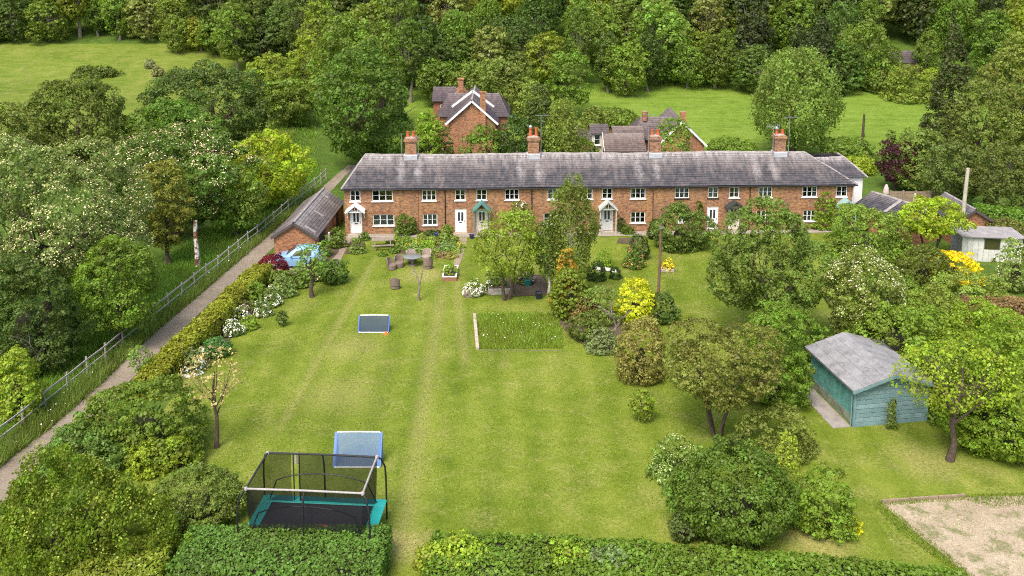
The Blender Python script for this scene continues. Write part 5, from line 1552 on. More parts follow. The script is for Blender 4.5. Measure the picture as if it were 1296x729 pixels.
def in_poly(x, y, poly):
    c = np.zeros(len(x), bool); j = len(poly) - 1
    for i in range(len(poly)):
        xi, yi = poly[i]; xj, yj = poly[j]
        c ^= ((yi > y) != (yj > y)) & (x < (xj - xi) * (y - yi) / (yj - yi + 1e-12) + xi)
        j = i
    return c
def grass_stuff(name, label, poly_px, per_m2, h, w, color, seed, flowers=None, z=0.0, cat='grass', lean=.35):
    rng = np.random.default_rng(seed)
    poly = [(G(*p).x, G(*p).y) for p in poly_px]
    xs, ys = [p[0] for p in poly], [p[1] for p in poly]
    n = int((max(xs) - min(xs)) * (max(ys) - min(ys)) * per_m2)
    x, y = rng.uniform(min(xs), max(xs), n), rng.uniform(min(ys), max(ys), n)
    k = in_poly(x, y, poly); x, y = x[k], y[k]; n = len(x)
    zz = hgt(y) + z
    clump = np.sin(x * 2.3) * np.sin(y * 1.9) + np.sin(x * .7 + 2) * np.sin(y * .9)
    hh = h * np.clip(rng.normal(1, .3, n) + .22 * clump, .25, 2)
    a = rng.uniform(0, 6.283, n)
    dx, dy = np.cos(a) * w / 2 * rng.uniform(.6, 1.4, n), np.sin(a) * w / 2
    lx, ly = rng.normal(0, lean, n) * hh, rng.normal(0, lean, n) * hh
    V = np.empty((n, 3, 3), np.float32)
    V[:, 0] = np.stack([x - dx, y - dy, zz], 1); V[:, 1] = np.stack([x + dx, y + dy, zz], 1); V[:, 2] = np.stack([x + lx, y + ly, zz + hh], 1)
    me = bpy.data.meshes.new(name)
    me.vertices.add(3 * n); me.vertices.foreach_set('co', V.ravel())
    me.loops.add(3 * n); me.loops.foreach_set('vertex_index', np.arange(3 * n, dtype=np.int32))
    me.polygons.add(n); me.polygons.foreach_set('loop_start', np.arange(0, 3 * n, 3, dtype=np.int32)); me.polygons.foreach_set('loop_total', np.full(n, 3, np.int32))
    tone = np.clip(.5 + .12 * clump + rng.normal(0, .2, n), 0, 1)
    at = me.attributes.new('tone', 'FLOAT', 'FACE'); at.data.foreach_set('value', tone.astype(np.float32))
    me.update(calc_edges=True); me.materials.append(LEAF)
    o = link_mesh(name, me); o.color = (*color, 1); o['kind'] = 'stuff'; o['label'] = label; o['category'] = cat
    if flowers:
        fcol, cnt, fs = flowers
        idx = rng.choice(n, min(n, cnt), replace=False)
        P = np.stack([x[idx], y[idx], zz[idx] + hh[idx] * .95 + .02], 1)
        f = leaf_obj(name.replace('grass', 'flowers') if 'grass' in name else name + '_flowers', P, np.tile([0, 0, 1.0], (len(idx), 1)) + rng.normal(0, .4, (len(idx), 3)), fs, rng, None, fcol, PETAL, .95)
        f['kind'] = 'stuff'; f['label'] = label.split(' with')[0] + ' flowers'; f['category'] = 'flowers'
    return o
def bare_tree(name, label, px, base, top, spread, bark, seed=1, lean=0.0, r=.09, cat='tree', depth=3, loc=None):
    rng = random.Random(seed)
    p = G(px, base)
    t = thing(name, label, cat, p)
    h = at_y(px, top, p.y).z
    m = MB(); tw = MB()
    def grow(a, d, L, r, lev):
        mid = a + d * L * .5 + Vector((rng.uniform(-1, 1), rng.uniform(-1, 1), 0)) * L * .06
        e = a + d * L
        (m if lev == 0 else tw).tube([a, mid, e], [r, r * .8, r * .6], 7 if lev < 2 else 4)
        if lev >= depth: return
        for k in range(2 if lev == 0 else 3):
            dd = (d + Vector((rng.uniform(-1, 1) * spread, rng.uniform(-1, 1) * spread * .7, rng.uniform(-.1, .5)))).normalized()
            grow(e if k < 2 else mid, dd, L * rng.uniform(.55, .8), r * .58, lev + 1)
    d0 = Vector((lean, 0, 1)).normalized()
    grow(Vector((0, 0, -.03)), d0, h * .4, r, 0)
    m.build('trunk', bark, t, smooth=True); tw.build('branches', bark, t, smooth=True)
    return t

# ------------------------------------------------------------------ planting plan
DK, MD, LT, YG, OL, OC = (.045, .08, .018), (.075, .125, .022), (.115, .18, .03), (.2, .245, .025), (.115, .12, .025), (.17, .125, .03)
GY, PU, YL, BR, BG = (.12, .145, .055), (.06, .014, .018), (.55, .46, .02), (.21, .15, .06), (.15, .235, .03)
WHT, CRM, PNK = (.75, .73, .66), (.62, .55, .33), (.55, .32, .28)

# --- clipped hedges
hedge('clipped_hedge', 'yellow-green clipped hedge between the lane and flower bed', 'hedge', [G(*p) for p in ((333, 358), (300, 392), (262, 430), (225, 466), (185, 506))], 1.25, [1.35, 1.45, 1.4, 1.35, 1.2], (.2, .19, .022), .13, 11, rough=.07)
hedge('clipped_hedge', 'dark green square-cut hedge in front of the trampoline', 'hedge', [at_z(x, y) for x, y in ((230, 728), (488, 729))], 2.6, [1.25, 1.25], (.08, .15, .03), .1, 12, dens=.9, rough=.05)
hedge('clipped_hedge', 'olive green hedge block beside the dark square-cut hedge', 'hedge', [at_z(x, y) for x, y in ((75, 745), (213, 735))], 2.4, [1.05, 1.2], (.145, .185, .025), .1, 13, dens=.9, rough=.04)
hedge('laurel_hedge', 'low laurel hedge with pale new shoots along the lawn end', 'hedge', [at_z(x, y) for x, y in ((545, 722), (700, 728), (860, 738), (1010, 750), (1235, 772))], 2.8, [.72, .72, .7, .7, .6], (.095, .16, .022), .12, 14, rough=.06)
plant('laurel_shoots', 'bright yellow-green laurel shoots over the hedge end by the worn grass', 'shrub', 575, 684, 733, 80, (.2, .27, .03), 'mound', lpx=4.2, seed=141)
plant('laurel_shoots', 'pale laurel shoots in the middle of the low hedge', 'shrub', 722, 692, 735, 60, (.17, .25, .03), 'mound', lpx=4.2, seed=142)
plant('grey_shrub', 'grey-leaved shrub pushing through the low laurel hedge', 'shrub', 768, 698, 740, 62, (.15, .18, .09), 'mound', lpx=4, seed=143)
plant('box_topiary', 'rounded olive clipped bush beside the trampoline', 'topiary', 240, 600, 676, 120, (.125, .15, .032), 'ball', lpx=2.8, seed=15, depth=.8)
hedge('tall_hedge', 'tall green hedge behind the brick store', 'hedge', [G(x, y) for x, y in ((1232, 292), (1330, 304))], 2.0, [2.1, 2.1], (.085, .16, .022), .16, 16)
hedge('beech_hedge', 'brownish beech hedge between the right-hand gardens', 'hedge', [G(x, y) for x, y in ((1208, 412), (1262, 414), (1330, 416))], 1.4, [1.6, 1.7, 1.7], (.2, .135, .055), .12, 17, rough=.1)

# --- left bottom corner
plant('weeping_shrub', 'sprawling yellow-green shrub with arching bare twigs in the corner', 'shrub', 80, 585, 742, 196, (.12, .15, .016), 'dome', lpx=3.9, seed=21, depth=.7, droop=.35, blossom=((.19, .21, .025), .22, 1.7))
plant('elder_bush', 'large mid green bush between the lane and hedge end', 'shrub', 168, 486, 590, 140, (.1, .15, .022), 'dome', lpx=4, seed=22, depth=.8)
plant('elder_bush', 'smaller grey-green bush on the lane edge beside the large bush', 'shrub', 92, 543, 612, 92, (.09, .15, .035), 'dome', lpx=3.6, seed=23)
plant('yew_bush', 'rounded yellowish yew bush on the lawn edge', 'shrub', 216, 555, 603, 62, (.16, .185, .018), 'mound', lpx=3.2, seed=24)
plant('fern_clump', 'soft lime green clump beside the rounded yew', 'shrub', 178, 563, 605, 44, (.24, .27, .03), 'mound', lpx=2.6, seed=25, core=False)
plant('young_sapling', 'thin pale green sapling leaning over the lane', 'tree', 178, 432, 488, 34, (.13, .2, .05), 'oval', lpx=3, seed=26, clear=.3, dens=.5, trunk_r=.05)
plant('young_tree', 'young ornamental tree with sparse coppery pink leaves on the lawn', 'tree', 274, 432, 567, 82, (.32, .25, .11), 'oval', lpx=3.2, seed=27, clear=.42, dens=.08, trunk_r=.11, bark=BARK, cl=.28)
plant('dome_bush', 'small dense blue-green dome bush at the bed end', 'shrub', 271, 429, 455, 36, (.07, .15, .05), 'ball', lpx=2.6, seed=28)
plant('dwarf_conifer', 'tiny dark conifer alone on the left lawn', 'conifer', 357, 391, 413, 16, (.06, .09, .02), 'oval', lpx=2.4, seed=29, clear=.02, dens=.8)
plant('red_maple', 'deep crimson maple bush beside the blue car', 'shrub', 343, 323, 357, 35, (.12, .012, .02), 'ball', lpx=2.6, seed=30)
plant('apple_tree', 'small bright green apple tree in front of the blue car', 'tree', 395, 304, 376, 42, (.12, .2, .035), 'oval', lpx=3.0, seed=31, clear=.36, dens=.4, trunk_r=.16)
plant('round_bush', 'dark leafy round bush next to the small apple tree', 'shrub', 421, 331, 362, 33, (.075, .13, .025), 'ball', lpx=3, seed=32)
plant('flowering_shrub', 'grey-green shrub with creamy flowers between car and apple tree', 'shrub', 404, 330, 356, 28, GY, 'mound', lpx=3, seed=33, blossom=(CRM, .3, 1.2))
bed = [(252, 452, 20, (.2, .2, .05), None, 'olive perennials at the end of the hedge bed'), (238, 470, 34, GY, (WHT, .5, 1.2), 'white flowered cushion plant by the pale rocks'), (293, 423, 22, GY, (WHT, .45, 1.2), 'white flower spikes beside the yellow hedge'),
       (303, 405, 20, (.12, .17, .05), (WHT, .4, 1.2), 'second white flowered clump along the hedge bed'), (310, 398, 18, (.1, .13, .05), ((.35, .12, .2), .6, 1.1), 'mauve flowered clump between white flowers'), (313, 415, 20, (.2, .25, .04), None, 'lime green leafy clump at the bed front'),
       (320, 388, 34, (.12, .19, .03), None, 'lush green hosta clump near the crimson maple'), (331, 398, 20, GY, (WHT, .4, 1.2), 'grey clump with white flowers beside lush hosta'), (341, 386, 24, (.15, .18, .06), (WHT, .5, 1.1), 'silvery grass-like clump below the maple'),
       (357, 374, 28, (.16, .19, .07), None, 'pale silvery clump along the bed front edge'), (352, 362, 26, (.14, .2, .05), None, 'feathery green plant behind the silvery clump'), (376, 362, 26, (.1, .16, .03), None, 'green plant between maple and apple tree'), (390, 352, 24, (.13, .17, .06), None, 'grey-green plant under the apple tree')]
for i, (x, y, w, c, bl, lb) in enumerate(bed):
    plant('bed_plant', lb, 'plant', x, y - w * .75, y + 4, w, c, 'mound', lpx=2.6, seed=200 + i, blossom=bl, group='plants in the hedge bed', core=False)

# --- right foreground
plant('round_bush', 'big dense glossy green bush behind the laurel hedge', 'shrub', 937, 571, 703, 158, (.075, .125, .018), 'ball', lpx=3.6, seed=41, depth=.85)
plant('leafy_shrub', 'bright leafy shrub with yellow flower tips beside the big bush', 'shrub', 1048, 606, 682, 78, (.12, .19, .025), 'dome', lpx=3.6, seed=42)
plant('golden_clump', 'small golden yellow flower clump at the shrub foot', 'plant', 1082, 655, 678, 18, YL, 'mound', lpx=3, seed=43, core=False)
plant('viburnum', 'low broad shrub with pale flower heads on the lawn', 'shrub', 862, 566, 614, 66, (.12, .185, .045), 'mound', lpx=3.6, seed=44, blossom=((.45, .5, .22), .5, 1.1))
plant('dark_shrub', 'dark straggly shrub tucked left of the big bush', 'shrub', 868, 636, 690, 34, (.07, .10, .03), 'dome', lpx=3.2, seed=45)
plant('young_shrub', 'small bright green shrub standing alone on the lawn', 'shrub', 812, 490, 533, 38, (.14, .19, .025), 'oval', lpx=3, seed=46, clear=.03, dens=.8)
plant('ash_suckers', 'tall thin yellow-green shoots behind the big bush', 'shrub', 998, 548, 640, 36, (.2, .26, .03), 'column', lpx=3, seed=47, dens=.3, core=False)
plant('bronze_tree', 'spreading multi-stemmed tree with bronze green foliage', 'tree', 908, 398, 555, 182, (.145, .138, .034), 'spread', lpx=3.2, seed=48, clear=.3, stems_or_core=4, trunk_r=.16, limbs=12, depth=.8, dens=.8)
plant('bronze_shrub', 'low bronze green shrub under the spreading tree', 'shrub', 985, 522, 586, 92, (.14, .15, .035), 'mound', lpx=3.2, seed=49, dens=.75, core=False)
plant('round_bush', 'rounded fresh green bush left of the teal shed', 'shrub', 982, 390, 520, 82, (.1, .165, .022), 'dome', lpx=3.0, seed=50)
plant('beehive_bush', 'beehive-shaped clipped bush with coppery new growth', 'topiary', 813, 404, 490, 55, (.2, .165, .055), 'beehive', lpx=2.8, seed=51)
plant('golden_bush', 'brilliant golden yellow rounded bush', 'shrub', 806, 356, 414, 48, (.38, .35, .02), 'ball', lpx=3, seed=52)
plant('dark_shrub', 'dark green shrub beside the golden bush', 'shrub', 838, 372, 412, 36, (.06, .1, .022), 'dome', lpx=3, seed=53)
plant('azalea_bush', 'green bush with reddish tips beside the tall grass square', 'shrub', 741, 378, 412, 40, (.17, .12, .04), 'dome', lpx=2.8, seed=54)
plant('dark_shrub', 'dark green shrub at the corner of the tall grass square', 'shrub', 746, 396, 435, 42, (.085, .12, .025), 'dome', lpx=2.8, seed=55)
plant('lavender_mound', 'grey-green low mound at the foot of the leaning tree', 'shrub', 764, 420, 448, 38, (.13, .17, .08), 'mound', lpx=2.6, seed=56)
plant('rhododendron', 'glossy broad-leaved bush below the golden conifer', 'shrub', 722, 342, 408, 50, (.11, .15, .02), 'ball', lpx=3.4, seed=57)
plant('golden_conifer', 'orange and gold pointed conifer', 'conifer', 718, 307, 396, 46, (.3, .21, .025), 'cone', lpx=2.4, seed=58)
plant('feathery_bush', 'light feathery bush right of the pointed golden conifer', 'shrub', 763, 366, 412, 56, (.15, .18, .045), 'dome', lpx=2.6, seed=59, dens=.7, core=False)
bare_tree('bare_tree', 'leaning silvery tree with bare twisting branches by the golden bush', 767, 436, 372, 1.0, BARKG, 4, lean=.55, r=.13)
bare_tree('bare_tree', 'young forked tree with bare branches on the lawn', 530, 380, 326, .75, BARKG, 9, lean=.06, r=.10, depth=2)
plant('birch_tree', 'tall feathery birch with hanging foliage in front of the terrace', 'tree', 722, 204, 377, 74, (.115, .155, .035), 'weep', lpx=2.6, seed=61, clear=.13, droop=.9, bark=BIRCHB, trunk_r=.13, dens=1.0)
plant('birch_tree', 'shorter birch with hanging foliage beside the tall birch', 'tree', 694, 262, 374, 42, (.085, .13, .028), 'weep', lpx=2.6, seed=62, clear=.2, droop=.8, bark=BIRCHB, trunk_r=.1, dens=.95)
plant('fruit_tree', 'open branching fruit tree with fresh yellow-green leaves', 'tree', 641, 262, 379, 98, (.145, .2, .025), 'oval', lpx=3, seed=63, clear=.22, trunk_r=.16, limbs=12, dens=.5, stems_or_core=2)
plant('climbing_rose', 'climber with white blossom on the terrace wall', 'climber', 658, 248, 297, 34, (.12, .18, .035), 'oval', lpx=2.6, seed=64, clear=.05, depth=.3, dens=.6, blossom=(WHT, .25, 1.3), loc=A + UX * U(658) - UY * .55)

# --- in front of the terrace
front = [(513, 272, 299, 27, MD, 'dome', 'rounded green bush against the brick wall', 'round_bush'), (545, 292, 300, 24, DK, 'mound', 'low dark shrub under the arched window', 'low_shrub'), (786, 276, 294, 13, DK, 'ball', 'small clipped ball beside the grey porch', 'box_ball'),
         (795, 287, 297, 16, MD, 'mound', 'low green plants next to the clipped ball', 'low_shrub'), (566, 285, 303, 14, LT, 'dome', 'light green shrub by the white door', 'leafy_shrub'), (866, 261, 321, 66, (.085, .13, .028), 'dome', 'large dense domed bush in front of the terrace', 'domed_bush'),
         (829, 280, 304, 16, DK, 'dome', 'narrow dark shrub left of the large domed bush', 'dark_shrub'), (809, 299, 331, 25, (.07, .085, .028), 'ball', 'dark bronze shrub on the middle lawn', 'dark_shrub'), (1044, 245, 292, 30, (.12, .2, .022), 'dome', 'tall clipped green bush beside the pale teal porch', 'clipped_bush'),
         (885, 255, 295, 12, OL, 'column', 'narrow climber beside the white door', 'climber'), (452, 304, 322, 18, (.12, .17, .045), 'mound', 'herb clump beside the garden path', 'herb_clump'), (461, 294, 305, 12, MD, 'mound', 'dark herb clump nearest the white porch', 'herb_clump'),
         (425, 290, 316, 13, (.1, .15, .03), 'dome', 'leafy climber covering the garage side', 'climber'), (430, 294, 314, 14, (.15, .16, .035), 'mound', 'low plants between garage and path', 'low_plant'), (412, 302, 326, 11, (.11, .18, .03), 'dome', 'green shrub at the garage corner', 'leafy_shrub')]
for i, (x, tp_, bs_, w, c, sh_, lb, nm) in enumerate(front):
    plant(nm, lb, 'shrub', x, tp_, bs_, w, c, sh_, lpx=2.5, seed=300 + i)
fb_ = [(499, 318, 14, MD), (507, 312, 16, (.1, .15, .03)), (515, 307, 14, LT), (522, 316, 20, (.11, .17, .05)), (540, 312, 16, BG), (549, 320, 14, (.13, .17, .05)), (553, 307, 14, OL), (566, 315, 18, (.1, .17, .05)), (574, 306, 14, MD), (571, 325, 14, (.2, .17, .05)), (532, 304, 14, (.15, .19, .04)), (560, 324, 12, (.16, .12, .05)), (484, 322, 10, MD), (494, 308, 12, (.15, .19, .05)), (502, 303, 10, (.12, .18, .03)), (528, 310, 13, (.16, .21, .05)), (545, 303, 11, (.13, .19, .04)), (560, 303, 12, (.17, .2, .06)), (583, 312, 10, (.14, .18, .04)), (534, 321, 12, (.13, .17, .06)), (578, 318, 11, (.12, .17, .04))]
lbs = ['dark green perennial at the left of the cottage flower bed', 'leafy perennial behind the pale wicker chair', 'light green perennial by the terrace path', 'blue-green lavender clump behind the patio table', 'bright green perennial in the bed middle', 'sage green clump behind the stone edging', 'olive perennial below the arched windows', 'grey-green rounded clump near the side path',
       'dark green perennial close to the white door path', 'straw and green clump by the raised bed', 'pale green perennial below the cable', 'brownish perennial near the raised bed', 'small dark perennial near the picnic table', 'pale herb clump behind the picnic table', 'fresh green tuft close to the rounded wall bush', 'pale sage clump in the middle of the cottage bed', 'green tuft under the arched ground floor window', 'silvery tuft by the light green door shrub', 'low herb tuft along the side path', 'grey lavender tuft behind the right-hand wicker chairs', 'dark herb tuft beside the side path bend']
for i, ((x, y, w, c), lb) in enumerate(zip(fb_, lbs)):
    plant('bed_plant', lb, 'plant', x, y - w * .42, y + 3, w, [v * 1.25 for v in c], 'mound', lpx=2.4, seed=330 + i, group='plants in the cottage flower bed', core=False, blossom=((.5, .35, .05), .2, 1.0) if i % 5 == 3 else None)
mid_ = [(765, 334, 18, BG, None, 'light green tuft in the middle garden'), (755, 352, 24, DK, None, 'dark low shrub below the light green tuft'), (779, 350, 14, DK, None, 'small dark shrub beside the stones of the middle garden'), (803, 337, 26, (.09, .15, .03), ((.6, .25, .12), .2, 1.2), 'green clump with coral flowers under the bronze shrub'),
        (846, 340, 14, (.3, .27, .03), ((.75, .5, .02), .8, 1.2), 'golden flower clump in the grey planter'), (602, 372, 20, (.12, .18, .04), (WHT, .6, 1.3), 'white flowers spilling from the garden cart'), (592, 372, 12, (.15, .19, .07), (WHT, .9, 1.4), 'pale daisies at the cart side'), (569, 348, 18, BG, None, 'bright green leaves filling the raised bed'), (664, 356, 26, (.1, .13, .04), ((.5, .3, .4), .35, 1.1), 'pink flowered clump beneath the fruit tree'), (628, 366, 26, (.07, .11, .03), (WHT, .2, 1.2), 'dark leaves trailing over the stone trough')]
for i, (x, y, w, c, bl, lb) in enumerate(mid_):
    nm = 'garden_plant'
    plant(nm, lb, 'plant', x, y - w * .8, y + 4, w, c, 'mound', lpx=2.5, seed=360 + i, blossom=bl, core=False)
# pale stones in the middle garden
rr_ = random.Random(3)
st_ = thing('stone_pile', 'pale rockery stones in the middle garden', 'stones', G(763, 343))
for k in range(7):
    a, r = rr_.uniform(0, 6.28), rr_.uniform(.15, .3)
    MB().lathe([(r * .7, 0), (r, r * .3), (r * .7, r * .7), (r * .1, r * .8)], 7, (math.cos(a) * .6 * (k / 6) + .15 * k - .4, math.sin(a) * .35, 0)).build('stone', plain('white_stone', (0.6, 0.57, 0.53), .9, .15, 3), st_, bevel=.02)
st_ = thing('stone_pile', 'white rocks at the end of the hedge bed', 'stones', G(236, 478))
for k in range(9):
    a, r = rr_.uniform(0, 6.28), rr_.uniform(.1, .22)
    MB().lathe([(r * .7, 0), (r, r * .3), (r * .7, r * .7), (r * .1, r * .8)], 7, (.13 * k - .4, math.sin(a) * .3 + .09 * k, 0)).build('stone', plain('white_stone', (0.6, 0.57, 0.53)), st_, bevel=.02)
pg = thing('stone_planter', 'low grey stone planter with golden flowers on the middle lawn', 'planter', G(838, 345))
MB().box(-.1, .9, 0, .45, 0, .26).build('trough', STN, pg, bevel=.03)
MB().box(-.02, .82, .08, .37, .22, .272).build('soil', SOIL, pg)

# --- right-hand garden
plant('ash_tree', 'broad grey-green tree standing right of the lawn', 'tree', 966, 240, 428, 160, (.098, .15, .032), 'round', lpx=3.2, seed=71, clear=.05, limbs=12, trunk_r=.2, dens=.95)
plant('hawthorn_tree', 'spreading tree covered in creamy white blossom', 'tree', 1085, 312, 446, 122, (.13, .17, .04), 'round', lpx=3.2, seed=72, clear=.06, limbs=10, trunk_r=.16, blossom=((.56, .51, .36), .9, 1.3))
plant('hazel_bush', 'light green spreading bush below the outhouse', 'shrub', 1106, 268, 340, 96, (.13, .195, .035), 'dome', lpx=3, seed=73)
plant('apple_tree', 'round-headed bright green apple tree with dark forked trunk', 'tree', 1177, 246, 332, 92, (.2, .265, .022), 'round', lpx=3.2, seed=74, clear=.38, stems_or_core=3, trunk_r=.17, limbs=9)
plant('dark_dome_bush', 'dark domed bush below the round apple tree', 'shrub', 1176, 313, 370, 62, (.085, .11, .02), 'ball', lpx=2.8, seed=75)
plant('golden_shrub', 'bright golden shrub beside the pale shed', 'shrub', 1214, 318, 362, 58, (.5, .4, .012), 'mound', lpx=2.8, seed=76)
plant('willow_shrub', 'feathery light green shrubs below the golden shrub', 'shrub', 1236, 350, 400, 92, (.15, .2, .045), 'mound', lpx=3, seed=77)
plant('elder_bush', 'pale green shrub in front of the pale shed', 'shrub', 1292, 306, 372, 46, (.15, .2, .06), 'dome', lpx=3, seed=78, dens=.7, blossom=(WHT, .15, 1.1))
plant('maple_bush', 'bright green bush behind the teal shed', 'shrub', 1150, 378, 478, 130, (.12, .185, .025), 'dome', lpx=3.4, seed=79)
plant('maple_bush', 'vivid lime bush above the overhanging tree', 'shrub', 1240, 396, 500, 100, (.145, .21, .022), 'dome', lpx=3.4, seed=80)
plant('maple_bush', 'tall green shrub wall at the right edge of the lawn', 'shrub', 1284, 436, 590, 124, (.13, .2, .022), 'dome', lpx=3.6, seed=81)
plant('overhanging_tree', 'yellow-green tree with crooked trunk beside the teal shed', 'tree', 1202, 416, 583, 178, (.185, .25, .025), 'spread', lpx=3.6, seed=82, clear=.4, trunk_r=.17, limbs=11, dens=.24, lean=(.35, 0), depth=.8)
plant('hazel_bush', 'mid green bush between the hawthorn and the domed bush', 'shrub', 1128, 345, 396, 70, (.11, .17, .03), 'dome', lpx=3, seed=180)
plant('hazel_bush', 'olive bush spreading towards the brownish hedge', 'shrub', 1186, 372, 430, 84, (.13, .175, .03), 'dome', lpx=3, seed=181)
plant('maple_bush', 'fresh green bush in front of the brownish hedge', 'shrub', 1278, 398, 452, 84, (.15, .215, .025), 'dome', lpx=3.2, seed=182)
plant('maple_bush', 'deep green bush behind the overhanging tree', 'shrub', 1232, 440, 546, 92, (.1, .16, .022), 'dome', lpx=3.4, seed=183)
plant('orchard_bush', 'mid green bush on the boundary behind the hawthorn', 'shrub', 1015, 395, 470, 60, (.1, .165, .025), 'dome', lpx=3.2, seed=83)
plant('low_shrub', 'low green shrubs between outhouse and clipped bush', 'shrub', 1085, 262, 292, 34, (.11, .18, .03), 'mound', lpx=2.6, seed=84)
plant('ivy_clump', 'ivy creeping up the shed gable', 'plant', 1128, 505, 545, 14, (.1, .14, .03), 'column', lpx=2.6, seed=85, depth=.25, core=False)
plant('bronze_bush', 'bronze green bush behind the pale shed corner', 'shrub', 1285, 278, 318, 50, (.13, .12, .035), 'dome', lpx=2.8, seed=86)

# --- left side beyond the lane
plant('elder_tree', 'huge tree thick with creamy flower heads beyond the lane', 'tree', 58, 158, 412, 285, (.14, .16, .055), 'round', lpx=3.7, seed=91, clear=.1, limbs=14, trunk_r=.3, blossom=((.48, .42, .22), .95, 1.15), dens=.8)
plant('bushy_tree', 'green bushy tree in front of the flowering tree by the fence', 'tree', 150, 285, 438, 112, (.105, .165, .022), 'round', lpx=3, seed=92, clear=.06)
plant('dark_bush', 'dark dense bush in the shade beside the lane fence', 'shrub', 20, 330, 480, 120, (.06, .095, .022), 'dome', lpx=3.2, seed=93)
plant('lime_bush', 'small lime green bush by the lower fence', 'shrub', 14, 450, 535, 60, (.17, .23, .025), 'dome', lpx=3.4, seed=94)
bare_tree('bare_tree', 'tangle of dead silvery branches under the flowering tree', 40, 478, 400, 1.3, BARKG, 14, lean=.3, r=.09)
plant('chestnut_tree', 'horse chestnut carrying pale candle blossoms beside the lane', 'tree', 222, 155, 298, 218, (.075, .125, .025), 'round', lpx=3.2, seed=95, clear=.06, blossom=((.55, .43, .26), .6, 1.3), trunk_r=.35, limbs=10)
plant('bronze_tree', 'bronze-leaved conical tree standing before the chestnut', 'tree', 213, 182, 334, 82, (.15, .14, .025), 'oval', lpx=2.9, seed=96, clear=.03)
plant('lime_tree', 'bright yellow-green tree above the lane fence', 'tree', 338, 163, 262, 124, (.21, .27, .02), 'round', lpx=3.1, seed=97, clear=.06)
plant('bushy_tree', 'mid green bushes spilling towards the fence', 'tree', 300, 215, 298, 95, (.115, .175, .028), 'round', lpx=3, seed=98, clear=.04)
plant('copper_oak', 'dark domed oak tinged with bronze standing in the hill field', 'tree', 104, 93, 222, 150, (.1, .115, .022), 'round', lpx=3, seed=99, clear=.06)
plant('hedgerow_tree', 'smooth mid green tree below the hill field', 'tree', 226, 120, 215, 125, (.085, .15, .025), 'round', lpx=3, seed=100, clear=.04)
plant('hedgerow_tree', 'dark green spreading tree at the hill field edge', 'tree', 272, 68, 195, 165, (.06, .095, .022), 'round', lpx=3, seed=101, clear=.05)
plant('hedgerow_tree', 'olive tree at the far left above the flowering tree', 'tree', 12, 115, 250, 95, (.15, .16, .04), 'round', lpx=3, seed=102, clear=.04)
plant('hedgerow_tree', 'yellow-green hedgerow tree behind the dark spreading tree', 'tree', 342, 62, 150, 90, (.14, .185, .025), 'round', lpx=3, seed=103, clear=.05)
plant('hedgerow_tree', 'pale green hedgerow bush above the grassy gap', 'tree', 368, 95, 160, 80, (.105, .155, .028), 'round', lpx=3, seed=104, clear=.04)
plant('great_lime_tree', 'massive dark green tree towering over the terrace end', 'tree', 466, 55, 214, 150, (.07, .125, .02), 'oval', lpx=3.4, seed=105, clear=.04, trunk_r=.5, limbs=10, dens=.95)
plant('great_lime_tree', 'tall lighter green tree behind the massive dark tree', 'tree', 448, 18, 175, 130, (.105, .165, .025), 'oval', lpx=3.2, seed=106, clear=.06, trunk_r=.4)
plant('field_bush', 'long low dark bush in the hill field', 'shrub', 118, 88, 99, 54, (.07, .1, .02), 'mound', lpx=2.6, seed=107, depth=.4)
plant('field_bush', 'pale blossoming thorn at the hill field edge', 'shrub', 188, 76, 88, 12, (.2, .19, .12), 'ball', lpx=2.4, seed=108)
plant('field_bush', 'brownish thorn bush near the pale blossoming thorn', 'shrub', 198, 86, 98, 14, (.17, .15, .08), 'ball', lpx=2.4, seed=109)

